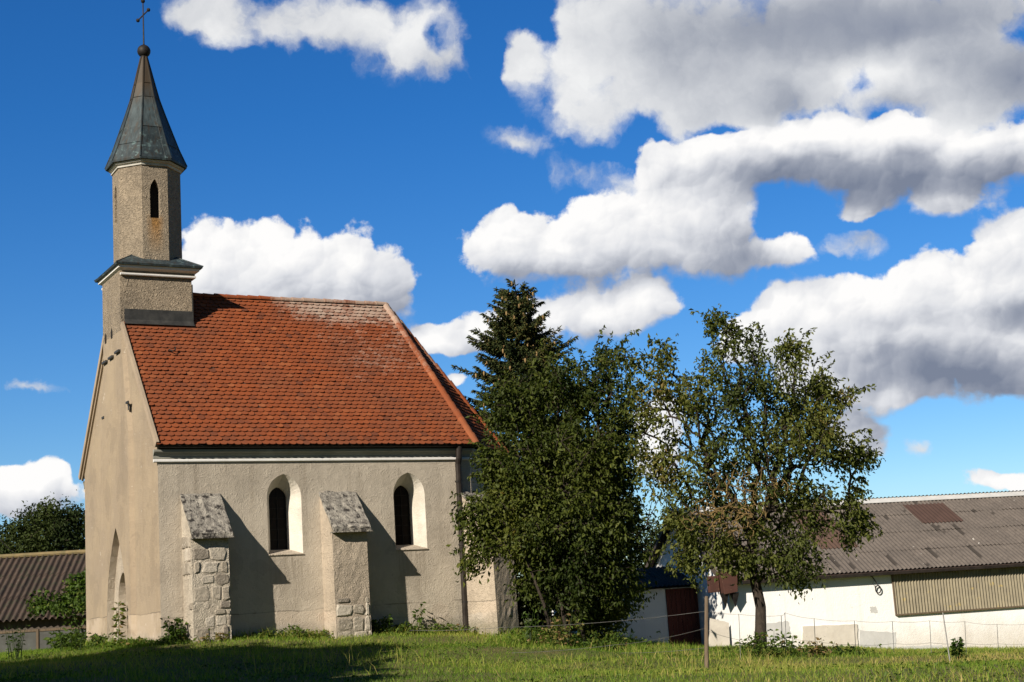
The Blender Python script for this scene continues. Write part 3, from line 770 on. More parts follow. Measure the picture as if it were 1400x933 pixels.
tile_field(eA, eB, rT, rT)
tile_field(eB, eC, rT, rT)
tile_field(eC, eD, rT, rT)
tile_field(eD, eN, rT, rW)
bm_ = MB(); bm_.v = TV; bm_.f = TF; bm_.m = [0]*len(TF); bm_.tint = TT
roof = bm_.build('roof', M['tile'], church, fix=False)
base.build('roof_boarding', M['soffit'], roof, fix=False)
def ridge_line(p, q, name, r_=0.125, seg=0.36):
    p, q = Vector(p), Vector(q); L = (q-p).length; n_ = int(L/seg); d = (q-p).normalized()
    side = d.cross(Vector((0,0,1))).normalized(); up = side.cross(d).normalized()
    m_ = MB(); tt = []
    for i in range(n_):
        s0 = L*i/n_; s1 = L*(i+1)/n_+0.04; tv = float(np.clip(rng.normal(0.72,0.2),0,1)); j = rng.normal(0,0.006)
        vs = []
        for s, rr, o in ((s0, r_*1.08, 0.0), (s1, r_*0.90, -0.005)):
            for k in range(9):
                an = math.pi*(-0.08 + 1.16*k/8)
                vs.append(p + d*s + side*math.cos(an)*rr + up*(math.sin(an)*rr*0.85 + 0.0 + o + j))
        nf = [(k, k+1, 10+k, 9+k) for k in range(8)] + [tuple(range(9))]
        m_.add(vs, nf); tt += [tv]*18
    m_.tint = tt
    return m_.build(name, M['tile'], roof, fix=False)
ridge_line((2.0,YC,RIDGE-0.02), rT, 'ridge_tiles')
ridge_line(rT, eA+Vector((0,0,0.02)), 'hip_tiles'); ridge_line(rT, eB+Vector((0,0,0.02)), 'hip_tiles'); ridge_line(rT, eC, 'hip_tiles'); ridge_line(rT, eD, 'hip_tiles')
# verge: mortar fillet and barge moulding up both sides of the gable
for sgn, ey, name in ((1, -OV, 'verge'), (-1, WID+OV, 'verge')):
    m_ = MB(); dvec = Vector((0, sgn*(YC+OV-1.02), (YC+OV-1.02)*SL))
    s_ = Vector((-0.10, ey, EAVE))
    nrm_ = Vector((0, -sgn*SL, 1)).normalized()
    for (xa, xb, ha, hb) in ((-0.125,-0.045,-0.085,0.085),(-0.06,0.0,-0.16,-0.075)):
        q = [Vector((xa,ey,EAVE))+nrm_*ha, Vector((xb,ey,EAVE))+nrm_*ha, Vector((xb,ey,EAVE))+nrm_*hb, Vector((xa,ey,EAVE))+nrm_*hb]
        m_.prism(q, dvec)
    m_.build(name, M['verge'], roof)
# roof hook
hk = MB(); h0 = Vector((1.05,2.33,8.53)); un = Vector((0,-SL,1)).normalized()
hk.tube([h0+un*0.02, h0+un*0.10+Vector((0.0,-0.02,-0.02)), h0+un*0.13+Vector((0.08,-0.08,-0.10)), h0+un*0.10+Vector((0.16,-0.06,-0.05)), h0+un*0.10+Vector((0.2,0,0.06))], 0.022, 6)
hk.build('roof_hook', M['iron'], roof)
# gutter and downpipe
gt = MB()
gp = [(-0.02,0),(LEN+0.16,-OV-0.07)]
for k in range(7):
    pass
vs = []; ns = 9
for x in (gp[0][0], gp[1][0]):
    for rr in (0.075, 0.065):
        for k in range(ns):
            an = math.pi + math.pi*k/(ns-1); vs.append((x, -0.205+rr*math.cos(an), 5.435+rr*math.sin(an)))
fs = []
for k in range(ns-1): fs += [(k,k+1,2*ns+k+1,2*ns+k), (ns+k,ns+k+1,3*ns+k+1,3*ns+k)]
fs += [tuple(list(range(ns))+list(range(2*ns-1,ns-1,-1))), tuple(list(range(2*ns,3*ns))+list(range(4*ns-1,3*ns-1,-1))), (0,ns,3*ns,2*ns), (ns-1,2*ns-1,4*ns-1,3*ns-1)]
gt.add(vs, fs)
gt.box((-0.02,-0.13,5.345),(LEN+0.1,-0.10,5.43)); gut = gt.build('gutter', M['pipe'], church)
bk = MB(); XD = 9.20
pp = MB()
pp.tube([(XD,-0.205,5.38),(XD,-0.205,5.28),(XD-0.01,-0.19,5.02),(XD-0.02,-0.14,4.85),(XD-0.06,-0.13,-0.7)], 0.095, 10)  # pipe made wider, its dark width taking in the shadow beside it
dpipe = pp.build('downpipe', M['pipe'], church, smooth=False)
for z in (4.3, 2.4, 0.7):
    b_ = MB(); b_.tube([(XD-0.04,-0.13,z),(XD-0.04,-0.13,z+0.05)], 0.108, 10); b_.box((XD-0.06,-0.10,z+0.01),(XD-0.02,0.02,z+0.04)); b_.build('bracket', M['iron'], dpipe)
# --- buttresses
def buttress(name, x0, x1, dp, mats, rot=0, org=(0,0), caplen=1.0, ztop=4.12, zlow=2.93, taper=0.06, label=None):
    """tapered pier against the wall with a sloping stone slab on top; local x along the wall, -y out"""
    rr = np.random.default_rng(int(abs(x0)*100)+7)
    m_ = MB()
    nz, nx, ny = 22, 8, 6
    def wob(p, k): return Vector((p[0]+rr.normal(0,k), p[1]+rr.normal(0,k), p[2]))
    def P(fx, fy, fz):
        z = Zb + (zlow+0.02-Zb)*fz if True else 0
        top = zlow + 0.02 + (ztop-0.06-zlow)*(1-fy)          # rises toward the wall
        z = Zb + (top-Zb)*fz
        d_ = dp + taper*(1-fz)
        return [x0+(x1-x0)*fx, -d_*fy+0.02, z]
    # front
    gridf = [[m_ for _ in range(1)]]
    def sheet(fn, na, nb, amp, flip=False):
        vs = [];
        for j in range(nb+1):
            for i in range(na+1):
                p = fn(i/na, j/nb); e = (i in (0,na))
                vs.append([p[0]+rr.normal(0,amp*(0.5 if e else 0.3)), p[1]+rr.normal(0,amp*(0.4 if e else 1)), p[2]])
        fs = [(j*(na+1)+i, j*(na+1)+i+1, (j+1)*(na+1)+i+1, (j+1)*(na+1)+i) for j in range(nb) for i in range(na)]
        m_.add(vs, fs)
    sheet(lambda a_, b_: P(a_, 1, b_), nx, nz, 0.005)
    sheet(lambda a_, b_: P(0, 1-a_, b_), ny, nz, 0.0)
    sheet(lambda a_, b_: P(1, a_*-1+1, b_), ny, nz, 0.0)
    bm = bmesh.new()
    o = m_.build(name, mats, church, fix=False)
    # weld the three sheets so the corners stay closed
    bm.free(); bm = bmesh.new(); bm.from_mesh(o.data); bmesh.ops.remove_doubles(bm, verts=bm.verts, dist=0.03); bmesh.ops.recalc_face_normals(bm, faces=bm.faces); bm.to_mesh(o.data); bm.free()
    c_ = MB(); nxs, nys = 10, 10
    vs = []; th = 0.09
    for lv in (0, 1):
        for j in range(nys+1):
            for i in range(nxs+1):
                fx = i/nxs; fy = j/nys
                x = x0-0.03+(x1-x0+0.10)*fx; y = 0.0-(caplen)*fy + (rr.normal(0,0.012) if j == nys else 0)
                z = ztop - (ztop-zlow)*fy - (th if lv else 0) + (rr.normal(0,0.016) if not lv else 0)
                step = 0.03 if (fy > 0.62 and not lv) else 0.0
                vs.append((x + rr.normal(0,0.006), y, z + step))
    n1 = (nxs+1); nn = n1*(nys+1)
    fs = []
    for j in range(nys):
        for i in range(nxs):
            fs.append((j*n1+i, j*n1+i+1, (j+1)*n1+i+1, (j+1)*n1+i)); fs.append((nn+j*n1+i, nn+(j+1)*n1+i, nn+(j+1)*n1+i+1, nn+j*n1+i+1))
    for i in range(nxs): fs.append((nys*n1+i, nys*n1+i+1, nn+nys*n1+i+1, nn+nys*n1+i)); fs.append((i, nn+i, nn+i+1, i+1))
    for j in range(nys): fs.append((j*n1, (j+1)*n1, nn+(j+1)*n1, nn+j*n1)); fs.append((j*n1+nxs, nn+j*n1+nxs, nn+(j+1)*n1+nxs, (j+1)*n1+nxs))
    c_.add(vs, fs)
    cap = c_.build('cap', M['cap'], o)
    sl_ = MB(); sl_.box((x0-0.01,-caplen-0.05,zlow-0.115),(x1+0.10,-dp+0.12,zlow-0.075)); sl_.build('drip_slab', M['cap'], o, bevel=0.006)
    if rot or org != (0,0):
        o.location = (org[0], org[1], 0); o.rotation_euler = (0,0,rot)
    return o
def stones(parent, x0, x1, dp, zlow, region, seed, taper=0.06):
    """separate field stones bedded in the face of a pier, standing a little proud of the mortar"""
    rr = np.random.default_rng(seed); m_ = MB(); tt = []
    def one(P, hw, hh, nrm_, tang, tv):
        c = [(-1,-1),(1,-1),(1,1),(-1,1)]; up = Vector((0,0,1)); pr_ = rr.uniform(0.014,0.042)
        def ring(k, off):
            out = []
            for i in range(4):
                for f in (0, .5):
                    a = Vector(c[i]); b = Vector(c[(i+1) % 4]); q = a.lerp(b, f); q = q*(1.0 if f == 0 else 1.06)
                    if f == 0: q = q*0.93
                    jx, jz = jit[i*2+(f > 0)]
                    out.append(P + tang*((q.x*hw*k)+jx) + up*((q.y*hh*k)+jz) + nrm_*off)
            return out
        jit = [(rr.normal(0,hw*.10), rr.normal(0,hh*.11)) for _ in range(8)]
        r0_, r1_, r2_ = ring(1.0,-0.05), ring(1.0,pr_*0.35), ring(0.84,pr_)
        k = len(m_.v); m_.bridge(r0_, r1_); m_.bridge(r1_, r2_); m_.add(r2_, [tuple(range(8))]); tt.extend([tv]*(len(m_.v)-k))
        if k: m_.f.append((k-24, k-23, k)); m_.m.append(0)          # hidden triangle behind the face joins each stone to the previous one
    z = -0.9
    while z < zlow-0.12:
        hgt = rr.uniform(0.16,0.42); zc = z+hgt/2
        d_ = dp + taper*(1-(zc-Zb)/(zlow-Zb))
        x = x0+0.02
        while x < x1-0.05:
            wd = min(rr.uniform(0.18,0.58), x1-0.01-x)
            if wd < 0.10: break
            if region(x+wd/2, zc, 'front') and zc+hgt/2 < zlow-0.02:
                one(Vector((x+wd/2+rr.normal(0,.008), -d_+0.02, zc+rr.normal(0,.012))), wd/2-rr.uniform(.010,.045), hgt/2-rr.uniform(.010,.05), Vector((0,-1,0)), Vector((1,0,0)), rr.random())
            x += wd
        y = -d_+0.05
        while y < -0.1:
            wd = min(rr.uniform(0.15,0.36), -0.05-y)
            if wd < .1: break
            if region(y+wd/2, zc, 'side'):
                one(Vector((x0-0.004, y+wd/2, zc)), wd/2-.02, hgt/2-.016, Vector((-1,0,0)), Vector((0,-1,0)), rr.random())
            y += wd
        z += hgt
    m_.tint = tt
    return m_.build('facing_stones', M['stone'], parent, smooth=False)
b1 = buttress('buttress', 0.63, 1.67, 0.84, M['mortar']); b1['label'] = 'buttress with its plaster gone and rubble stones bare'

_r1 = random.Random(3)
def reg1(a, z, side):
    if side == 'side': return z > 1.9 or (_r1.random() < 0.25)
    edge = 0.95 + 0.10*math.sin(z*4.0) - (0.25 if z < 0.6 else 0) - (0.4 if z > 2.0 else 0)
    return a > edge and _r1.random() > 0.10
stones(b1, 0.63, 1.67, 0.84, 2.93, reg1, 21)
b2 = buttress('buttress', 4.70, 5.76, 0.84, M['pier'], ztop=4.10, zlow=2.97); b2['label'] = 'buttress with plaster fallen off only at its foot'
def reg2(a, z, side):
    if side == 'side': return z < 0.25
    lim = 0.80 + 0.55*max(0.0, 1-abs(a-5.0)/0.30) + (0.18 if a > 5.4 else 0)
    return z < lim
stones(b2, 4.70, 5.76, 0.84, 2.97, reg2, 8)
b3 = buttress('buttress', -0.5, 0.5, 1.10, M['pier'], rot=R(22.5), org=(LEN,0.0), ztop=4.0, zlow=2.95, caplen=1.2)
# --- turret: square base, cornice, skirt roof, octagonal belfry, spire
TX0, TX1, TY0, TY1 = -0.118, 2.08, 3.20, 5.30; TC = (1.04, 4.25)
tw = MB(); tw.box((TX0,TY0,8.3),(TX1,TY1,11.24))
turret = tw.build('turret_base', M['tower'], church, bevel=0.012)
fl = MB(); zf = lambda y: EAVE+(y+OV)*SL
for ys, sg in ((TY0,-1),(TY1,1)):
    zr = zf(TY0)
    fl.prism([(0.0,ys,zr+0.42),(0.0,ys+sg*0.02,zr+0.42),(0.0,ys+sg*0.03,zr+0.10),(0.0,ys+sg*0.16,zr-0.06),(0.0,ys,zr-0.06)],(TX1+0.02,0,0))
fl.box((TX1,TY0-0.03,9.3),(TX1+0.025,TY1+0.03,10.8))
fl.build('flashing', M['dark_metal'], turret)
def sqring(h, z): return [(TC[0]-h,TC[1]-h,z),(TC[0]+h,TC[1]-h,z),(TC[0]+h,TC[1]+h,z),(TC[0]-h,TC[1]+h,z)]
cn = MB(); pr = [(1.09,10.98,0),(1.14,10.985,0),(1.155,11.01,0),(1.155,11.05,0),(1.12,11.07,1),(1.13,11.13,1),(1.19,11.17,0),(1.235,11.19,0),(1.245,11.27,0),(1.06,11.27,0)]
for (h0_,z0_,m0),(h1_,z1_,m1) in zip(pr[:-1], pr[1:]): cn.bridge(sqring(h0_,z0_), sqring(h1_,z1_), m1)
cn.build('turret_cornice', [M['white'], M['tower']], turret)
A0 = R(22.5-1)
def octr(r_, z, a0=A0): return [(TC[0]+r_*math.cos(a0+k*math.pi/4), TC[1]+r_*math.sin(a0+k*math.pi/4), z) for k in range(8)]
sk = MB()
sk.bridge(sqring(1.31,11.27), sqring(1.33,11.33)); sk.add(sqring(1.31,11.27), [(3,2,1,0)])
def sqpts8(h, z):
    out = []
    for k in range(8):
        an = A0+k*math.pi/4; c, s = math.cos(an), math.sin(an); q = h/max(abs(c),abs(s)); out.append((TC[0]+c*q, TC[1]+s*q, z))
    return out
low = [(TC[0]-1.33,TC[1]-1.33,11.33),(TC[0]+1.33,TC[1]-1.33,11.33),(TC[0]+1.33,TC[1]+1.33,11.33),(TC[0]-1.33,TC[1]+1.33,11.33)]
hip_top = [(TC[0]+x*0.66,TC[1]+y*0.66,11.74) for x, y in ((-1,-1),(1,-1),(1,1),(-1,1))]
sk.bridge(low, hip_top); sk.add(hip_top, [(0,1,2,3)])
for i in range(4): sk.tube([Vector(low[i]), Vector(hip_top[i])], 0.02, 5)
sk.tint = [0.25]*len(sk.v)
sk.build('skirt_roof', M['spire'], turret)
# belfry: eight walls, pointed openings in alternate ones
bf = MB(); RB = 1.045; ZB0, ZB1 = 11.3, 14.66
for k in range(8):
    a = Vector(octr(RB,0)[k]); b = Vector(octr(RB,0)[(k+1) % 8]); d = (b-a); L = d.length; d.normalize(); n_ = Vector((d.y,-d.x,0))
    def pt(s, z, off=0.0): q = a + d*s - n_*off; return (q.x, q.y, z)
    outer_ = [pt(0,ZB0),pt(L,ZB0),pt(L,ZB1),pt(0,ZB1)]
    if k % 2 == 1:
        w_ = arch(L/2, 0.31, 12.86, 13.70, 14.10, 5)
        bf.holed(outer_, [[pt(s,z) for s, z in w_]])
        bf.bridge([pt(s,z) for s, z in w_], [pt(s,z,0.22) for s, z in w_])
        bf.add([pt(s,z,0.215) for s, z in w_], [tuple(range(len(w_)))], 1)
    else: bf.add(outer_, [(0,1,2,3)])
bel = bf.build('belfry', [M['tower'], M['hollow']], turret, fix=False)
cr = MB(); pr = [(1.04,14.52),(1.085,14.525),(1.09,14.555),(1.07,14.57),(1.09,14.60),(1.15,14.62),(1.17,14.675),(1.04,14.69)]
for (r0_,z0_),(r1_,z1_) in zip(pr[:-1], pr[1:]): cr.bridge(octr(r0_,z0_), octr(r1_,z1_))
cr.build('belfry_cornice', M['cornice'], turret)
sp = MB(); tt = []
sprof = [(1.25,14.68),(1.26,14.74),(1.03,15.28),(0.825,15.86),(0.63,16.42),(0.455,16.95),(0.33,17.45),(0.21,17.95),(0.10,18.40)]
prng = np.random.default_rng(3)
for k in range(8):
    pv = {0:prng.random(),1:prng.random(),2:prng.random(),3:prng.random()}
    for i, ((r0_,z0_),(r1_,z1_)) in enumerate(zip(sprof[:-1], sprof[1:])):
        a, b = octr(r0_,z0_)[k], octr(r0_,z0_)[(k+1) % 8]; c, d = octr(r1_,z1_)[(k+1) % 8], octr(r1_,z1_)[k]
        sp.add([a,b,c,d], [(0,1,2,3)]); tt += [pv[0 if i < 3 else (1 if i < 5 else (2 if i < 6 else 3))]]*4
    rib = [Vector(octr(r_,z)[k]) for r_, z in sprof[1:]]
    sp.tube(rib, [0.024]*len(rib), 5, cap=False); tt += [0.1]*(5*len(rib))
    for i in (3, 5, 6) if k % 2 else (2, 5):                       # seams across each side
        r_, z = sprof[i]; a, b = Vector(octr(r_+0.006,z)[k]), Vector(octr(r_+0.006,z)[(k+1) % 8])
        sp.tube([a,b], 0.012, 4, cap=False); tt += [0.05]*8
    if k % 2 == 1:
        i0, i1 = (1, 5); mid = lambda q, f: (Vector(octr(sprof[q][0]+0.004,sprof[q][1])[k])*(1-f)+Vector(octr(sprof[q][0]+0.004,sprof[q][1])[(k+1) % 8])*f)
        sp.tube([mid(q,0.82) for q in range(1,6)], 0.008, 4, cap=False); tt += [0.05]*20
sp.add(octr(1.25,14.68), [tuple(range(8))]); tt += [0.1]*8
sp.tint = tt
spire = sp.build('spire', M['spire'], church, fix=True)
bl_ = MB(); bl_.lathe([(0.10*0+0.09,-0.24),(0.11,-0.19)]+[(0.21*math.sin(math.pi*(0.12+0.80*i/10)), -0.21*math.cos(math.pi*(0.12+0.80*i/10))) for i in range(11)]+[(0.03,0.24)], (TC[0],TC[1],18.60), 16)
bl_.build('ball', M['iron'], spire, smooth=True)
cx = MB(); c0 = Vector((TC[0],TC[1],18.8))
cx.tube([c0, c0+Vector((0,0,1.5))], [0.026,0.018], 6)
def knob(p, r_): cx.lathe([(r_*math.sin(math.pi*i/6)+0.001, -r_*math.cos(math.pi*i/6)) for i in range(7)], p, 8)
knob(c0+Vector((0,0,1.5)), 0.07)
bd_ = (CAM_R*0.70 + Vector((0,0,1))*0.62).normalized(); bd_ = Vector((0.55,-0.30,0.62)).normalized()
cb = c0+Vector((0,0,1.02))
cx.tube([cb-bd_*0.24, cb+bd_*0.24], 0.022, 6); knob(cb-bd_*0.24, 0.062); knob(cb+bd_*0.24, 0.062)
cx.build('cross', M['iron'], spire)
# dead creeper on the plaster by the downpipe
crp = thing('creeper', (9.5,-0.03,-0.3), 'leafless dry creeper stems curling on the church wall beside the downpipe', 'creeper')
rc = random.Random(4); cm_ = MB()
for i in range(13):
    p = Vector((rc.uniform(-0.1,0.9), -0.03, 0.0)); q = [p]; an = rc.uniform(0.9,2.2); cv = rc.uniform(-0.25,0.25)
    for k in range(16):
        an += cv*0.6 + rc.uniform(-0.12,0.12); p = p + Vector((math.cos(an)*0.13, rc.uniform(-0.02,0.02), math.sin(an)*0.13))
        p.x = min(max(p.x,-0.15),1.0); p.y = min(max(p.y,-0.08),-0.015); q.append(p.copy())
    cm_.tube(q, [0.012-0.0005*k for k in range(17)], 4)
cm_.build('stem', M['deadtwig'], crp)

# ================================================================== long white barn on the right
BA = R(-16.8)
b0 = at(1003, 885, 54.5)
BZ = b0.z
barn = thing('barn', (b0.x, b0.y, BZ), 'long low whitewashed barn with grey corrugated roof', 'barn'); barn.rotation_euler.z = BA
BL, BD, EH, RH = 22.0, 10.1, 2.53, 5.34
RS = (RH-EH)/(BD/2)
bw = MB()
bw.add([(0,0,-3),(BL,0,-3),(BL,0,EH),(0,0,EH)], [(0,1,2,3)])
bw.add([(0,BD,-1),(0,0,-1),(0,0,EH),(0,BD/2,RH-0.06),(0,BD,EH)], [(0,1,2,3,4)])
bw.add([(BL,0,-1),(BL,BD,-1),(BL,BD,EH),(BL,BD/2,RH-0.06),(BL,0,EH)], [(0,1,2,3,4)])
bw.add([(BL,BD,-1),(0,BD,-1),(0,BD,EH),(BL,BD,EH)], [(0,1,2,3)])
bw.build('wall', M['barnwall'], barn, fix=False)
def corr_sheet(x0, x1, a, b, zoff, pitch=0.177, amp=0.027, rows=4, lap=0.012, seed=1, segs=6):
    """corrugated slope: from the low edge a=(y,z) to the high edge b=(y,z), waves across x"""
    rr = np.random.default_rng(seed); V = []; F = []
    n_ = int((x1-x0)/pitch*segs); xs = np.linspace(x0, x1, n_+1)
    hz = amp*np.cos(2*np.pi*xs/pitch)
    L = math.hypot(b[0]-a[0], b[1]-a[1]); nv = (-(b[1]-a[1])/L, (b[0]-a[0])/L)
    if nv[1] < 0: nv = (-nv[0], -nv[1])
    for r_ in range(rows):
        f0, f1 = r_/rows, (r_+1)/rows + (0.02 if r_ < rows-1 else 0)
        k = len(V)
        for f, o in ((f0, lap*1.6), (f1, 0.0)):
            jit = np.repeat(rr.normal(0, 0.006, n_//(segs*5)+2), segs*5)[:n_+1]
            for x, h, j in zip(xs, hz, jit):
                hh = h + o + zoff + j
                V.append((x, a[0]+(b[0]-a[0])*f + nv[0]*hh, a[1]+(b[1]-a[1])*f + nv[1]*hh))
        for i in range(n_): F.append((k+i, k+i+1, k+n_+2+i, k+n_+1+i))
    return V, F
V, F = corr_sheet(-0.35, BL+0.3, (-0.35, EH-0.35*RS+0.10), (BD/2, RH+0.10), 0.0)
V2, F2 = corr_sheet(-0.35, BL+0.3, (BD+0.35, EH-0.35*RS+0.10), (BD/2, RH+0.10), 0.0)
ro = MB(); ro.add(V, F); ro.add(V2, F2)
u0 = (-0.32,-0.33,EH-0.35*RS+0.05); 
ro.add([(-0.33,-0.33,EH-0.33*RS+0.04),(BL+.28,-0.33,EH-0.33*RS+0.04),(BL+.28,BD/2,RH+0.04),(-0.33,BD/2,RH+0.04)], [(0,1,2,3)], 1)
ro.add([(-0.33,BD+.33,EH-0.33*RS+0.04),(BL+.28,BD+.33,EH-0.33*RS+0.04),(BL+.28,BD/2,RH+0.04),(-0.33,BD/2,RH+0.04)], [(0,1,2,3)], 1)
broof = ro.build('roof', [M['eternit'], M['soffit']], barn, fix=False, smooth=True)
def on_slope(x0, x1, f0, f1, mat, name, dz=0.016):
    ya, za = -0.35, EH-0.35*RS+0.10; yb, zb = BD/2, RH+0.10
    A = (ya+(yb-ya)*f0, za+(zb-za)*f0); B = (ya+(yb-ya)*f1, za+(zb-za)*f1)
    v, f = corr_sheet(x0, x1, A, B, dz+0.02, rows=1, lap=0.0)
    m_ = MB(); m_.add(v, f); return m_.build(name, mat, broof, fix=False, smooth=True)
BI = (Matrix.Translation(barn.location) @ Matrix.Rotation(BA, 4, 'Z')).inverted()
def barn_hit(u, v, slope=True):
    """where the line of sight through a photograph point meets the barn's south slope or south wall (barn frame)"""
    o = BI @ CAM_P; d = (BI.to_3x3()) @ ray(u, v)
    if not slope: t_ = -o.y/d.y
    else:
        n_ = Vector((0,-RS,1)); q = Vector((0,BD/2,RH+0.1)); t_ = (q-o).dot(n_)/d.dot(n_)
    return o + d*t_
def patch(c4, mat, name):
    p = [barn_hit(*c) for c in c4]; x0 = (p[0].x+p[3].x)/2; x1 = (p[1].x+p[2].x)/2
    fy = lambda q: (q.y+0.35)/(BD/2+0.35)
    return on_slope(x0, x1, (fy(p[2])+fy(p[3]))/2, (fy(p[0])+fy(p[1]))/2, mat, name)
patch([(1232,692),(1286,689),(1320,713),(1264,717)], M['eternit_brown'], 'roof_panel')
patch([(1085,704),(1130,701),(1172,748),(1120,753)], M['eternit_rust'], 'roof_panel')
rc_ = MB()
for sg in (1,-1):
    yy = BD/2 - sg*0.34; zz2 = RH-0.34*RS+0.145
    rc_.prism([(-0.38,yy,zz2),(-0.38,BD/2,RH+0.15),(-0.38,BD/2,RH+0.17),(-0.38,yy,zz2+0.02)], (BL+0.7,0,0))
vv, ff = corr_sheet(-0.36, BL+0.3, (BD/2-0.06, RH+0.17), (BD/2+0.06, RH+0.17), 0.0, rows=1, amp=0.025)
rc_.add(vv, ff, 1)
rc_.build('ridge_cap', [M['greycement'], M['eternit']], broof, fix=False)
bg_ = MB(); bg_.box((-0.30,-0.42,EH-0.26),(BL+0.3,-0.29,EH-0.15)); bg_.box((-0.25,-0.28,EH-0.16),(BL+0.3,-0.003,EH-0.13))
bg_.build('gutter', M['pipe'], barn, bevel=0.02)
# dark strips along the gable verges, their tone standing in for overhang shade
for sg in (1,-1):
    m_ = MB(); y0_ = -0.35 if sg > 0 else BD+0.35
    m_.prism([(-0.36,y0_,EH-0.35*RS-0.10),(-0.32,y0_,EH-0.35*RS-0.10),(-0.32,y0_,EH-0.35*RS+0.08),(-0.36,y0_,EH-0.35*RS+0.08)], (0, sg*(BD/2+0.35), RH-EH+0.35*RS))
    m_.build('verge_shade_strip', M['darkwood'], barn)
# translucent corrugated panel across the wall
pa = barn_hit(1219,786,False); pb = barn_hit(1226,840,False)
px0 = (pa.x+pb.x)/2; pz0 = pb.z; pz1 = EH-0.20
V = []; F = []; seg = 6; pit = 0.125; xe = BL-1.0
xs = np.linspace(px0, xe, int((xe-px0)/pit*seg)+1)
for x in xs:
    for z in (pz0, pz1): V.append((x, -0.055+0.034*math.cos(2*math.pi*x/pit), z))
F = [(2*i, 2*i+2, 2*i+3, 2*i+1) for i in range(len(xs)-1)]
m_ = MB(); m_.add(V, F); fgp = m_.build('plastic_panel', M['fibreglass'], barn, fix=False, smooth=True)
m_ = MB(); m_.box((px0-0.03,-0.11,pz0-0.055),(xe,-0.01,pz0-0.003)); m_.box((px0-0.05,-0.07,pz0-0.05),(px0-0.005,-0.004,pz1)); m_.build('panel_rail', M['wood'], fgp)
# patches of render near the ground
def wall_patch(c4, mat, name, th=0.02):
    p = [barn_hit(*c, False) for c in c4]; r_ = random.Random(int(c4[0][0]))
    pts = []
    for i in range(4):
        a, b = p[i], p[(i+1) % 4]
        for k in range(8): f = k/8; pts.append((a.x+(b.x-a.x)*f+r_.uniform(-.02,.02), -th, a.z+(b.z-a.z)*f+r_.uniform(-.02,.02)))
    m_ = MB(); m_.prism(pts, (0,th-0.002,0)); return m_.build(name, mat, barn)
wall_patch([(1097,905),(1173,905),(1171,853),(1097,857)], M['conc'], 'render_patch', 0.05)
wall_patch([(1176,905),(1225,905),(1225,865),(1175,862)], M['greycement'], 'render_patch', 0.012)
wall_patch([(1045,878),(1082,872),(1078,849),(1045,853)], M['greycement'], 'render_patch', 0.012)
wall_patch([(1190,838),(1200,838),(1197,829),(1189,830)], M['greycement'], 'render_patch', 0.010)
wall_patch([(968,905),(998,905),(996,852),(970,845)], M['conc'], 'render_patch', 0.012)
wall_patch([(1226,905),(1290,900),(1288,882),(1226,884)], M['greycement'], 'render_patch', 0.010)
# iron bracket with a ring under the eave
h_ = barn_hit(1188,787,False); r1 = barn_hit(1199,806,False)
hm = MB(); hm.tube([(h_.x,-0.02,h_.z),(h_.x+0.05,-0.16,h_.z-0.05),(r1.x-0.06,-0.17,r1.z+0.22)], 0.022, 6)
hm.tube([(r1.x-0.06,-0.17,r1.z+0.22),(r1.x-0.16,-0.17,r1.z+0.35),(r1.x-0.24,-0.16,r1.z+0.22),(r1.x-0.12,-0.16,r1.z+0.10)], 0.012, 5)
hm.tube([(r1.x+0.11*math.cos(q*math.pi/8), -0.10, r1.z+0.14*math.sin(q*math.pi/8)) for q in range(17)], 0.022, 6, cap=False)
hm.build('ring_bracket', M['iron'], barn)
# rusty chute fixed to the wall, with two spikes below
c1_ = barn_hit(990,775,False); c2_ = barn_hit(990,830,False); cw = barn_hit(1007,800,False).x - barn_hit(985,800,False).x
xc = c1_.x
chm = MB(); chm.prism([(xc-cw*.5,-0.5,c2_.z+0.75+.55),(xc+cw*.5,-0.5,c2_.z+.75+.55),(xc+cw*.42,-0.5,c2_.z+0.52),(xc-cw*.42,-0.5,c2_.z+0.45)], (0,0.5,0))
chm.box((xc-cw*1.15,-0.22,c2_.z+0.55),(xc-cw*.52,-0.003,c2_.z+1.15))
chute = chm.build('chute', M['rust'], barn, bevel=0.02)
for dx in (-0.30,0.32):
    q = MB(); x = xc+cw*dx
    q.add([(x-0.13,-0.45,c2_.z+0.50),(x+0.13,-0.45,c2_.z+0.50),(x+0.13,-0.12,c2_.z+0.50),(x-0.13,-0.12,c2_.z+0.50),(x+0.02,-0.26,c2_.z-0.05)], [(0,1,2,3),(0,1,4),(1,2,4),(2,3,4),(3,0,4)])
    q.build('spike', M['iron'], chute)
# lean-to against the gable end
lt = thing('lean_to', (0,0,0), 'low lean-to with dark red door at the gable end of the barn', 'lean-to')
lt.matrix_world = Matrix.Translation(barn.location) @ Matrix.Rotation(BA, 4, 'Z')
lw = MB(); LX = -5.0; LY = 3.54; LH = 2.37
lw.add([(LX,LY,-1),(-0.01,LY,-1),(-0.01,LY,LH),(LX,LY,LH)], [(0,1,2,3)]); lw.add([(LX,LY+5,-1),(LX,LY,-1),(LX,LY,LH),(LX,LY+5,LH+1.4)], [(0,1,2,3)])
lw.build('wall', M['barnwall'], lt, fix=False)
vv, ff = corr_sheet(LX-0.25, -0.02, (LY-0.30, LH+0.0), (LY+3.0, LH+0.85), 0.0, rows=2)
m_ = MB(); m_.add(vv, ff); m_.add([(LX-.24,LY-.28,LH-.06),(-.03,LY-.28,LH-.06),(-.03,LY+3.0,LH+.79),(LX-.24,LY+3.0,LH+.79)], [(0,1,2,3)])
m_.build('roof', M['eternit_dark'], lt, fix=False, smooth=True)
def lt_x(u):
    o = BI @ CAM_P; d = BI.to_3x3() @ ray(u, 840); t_ = (LY-o.y)/d.y; return (o+d*t_).x
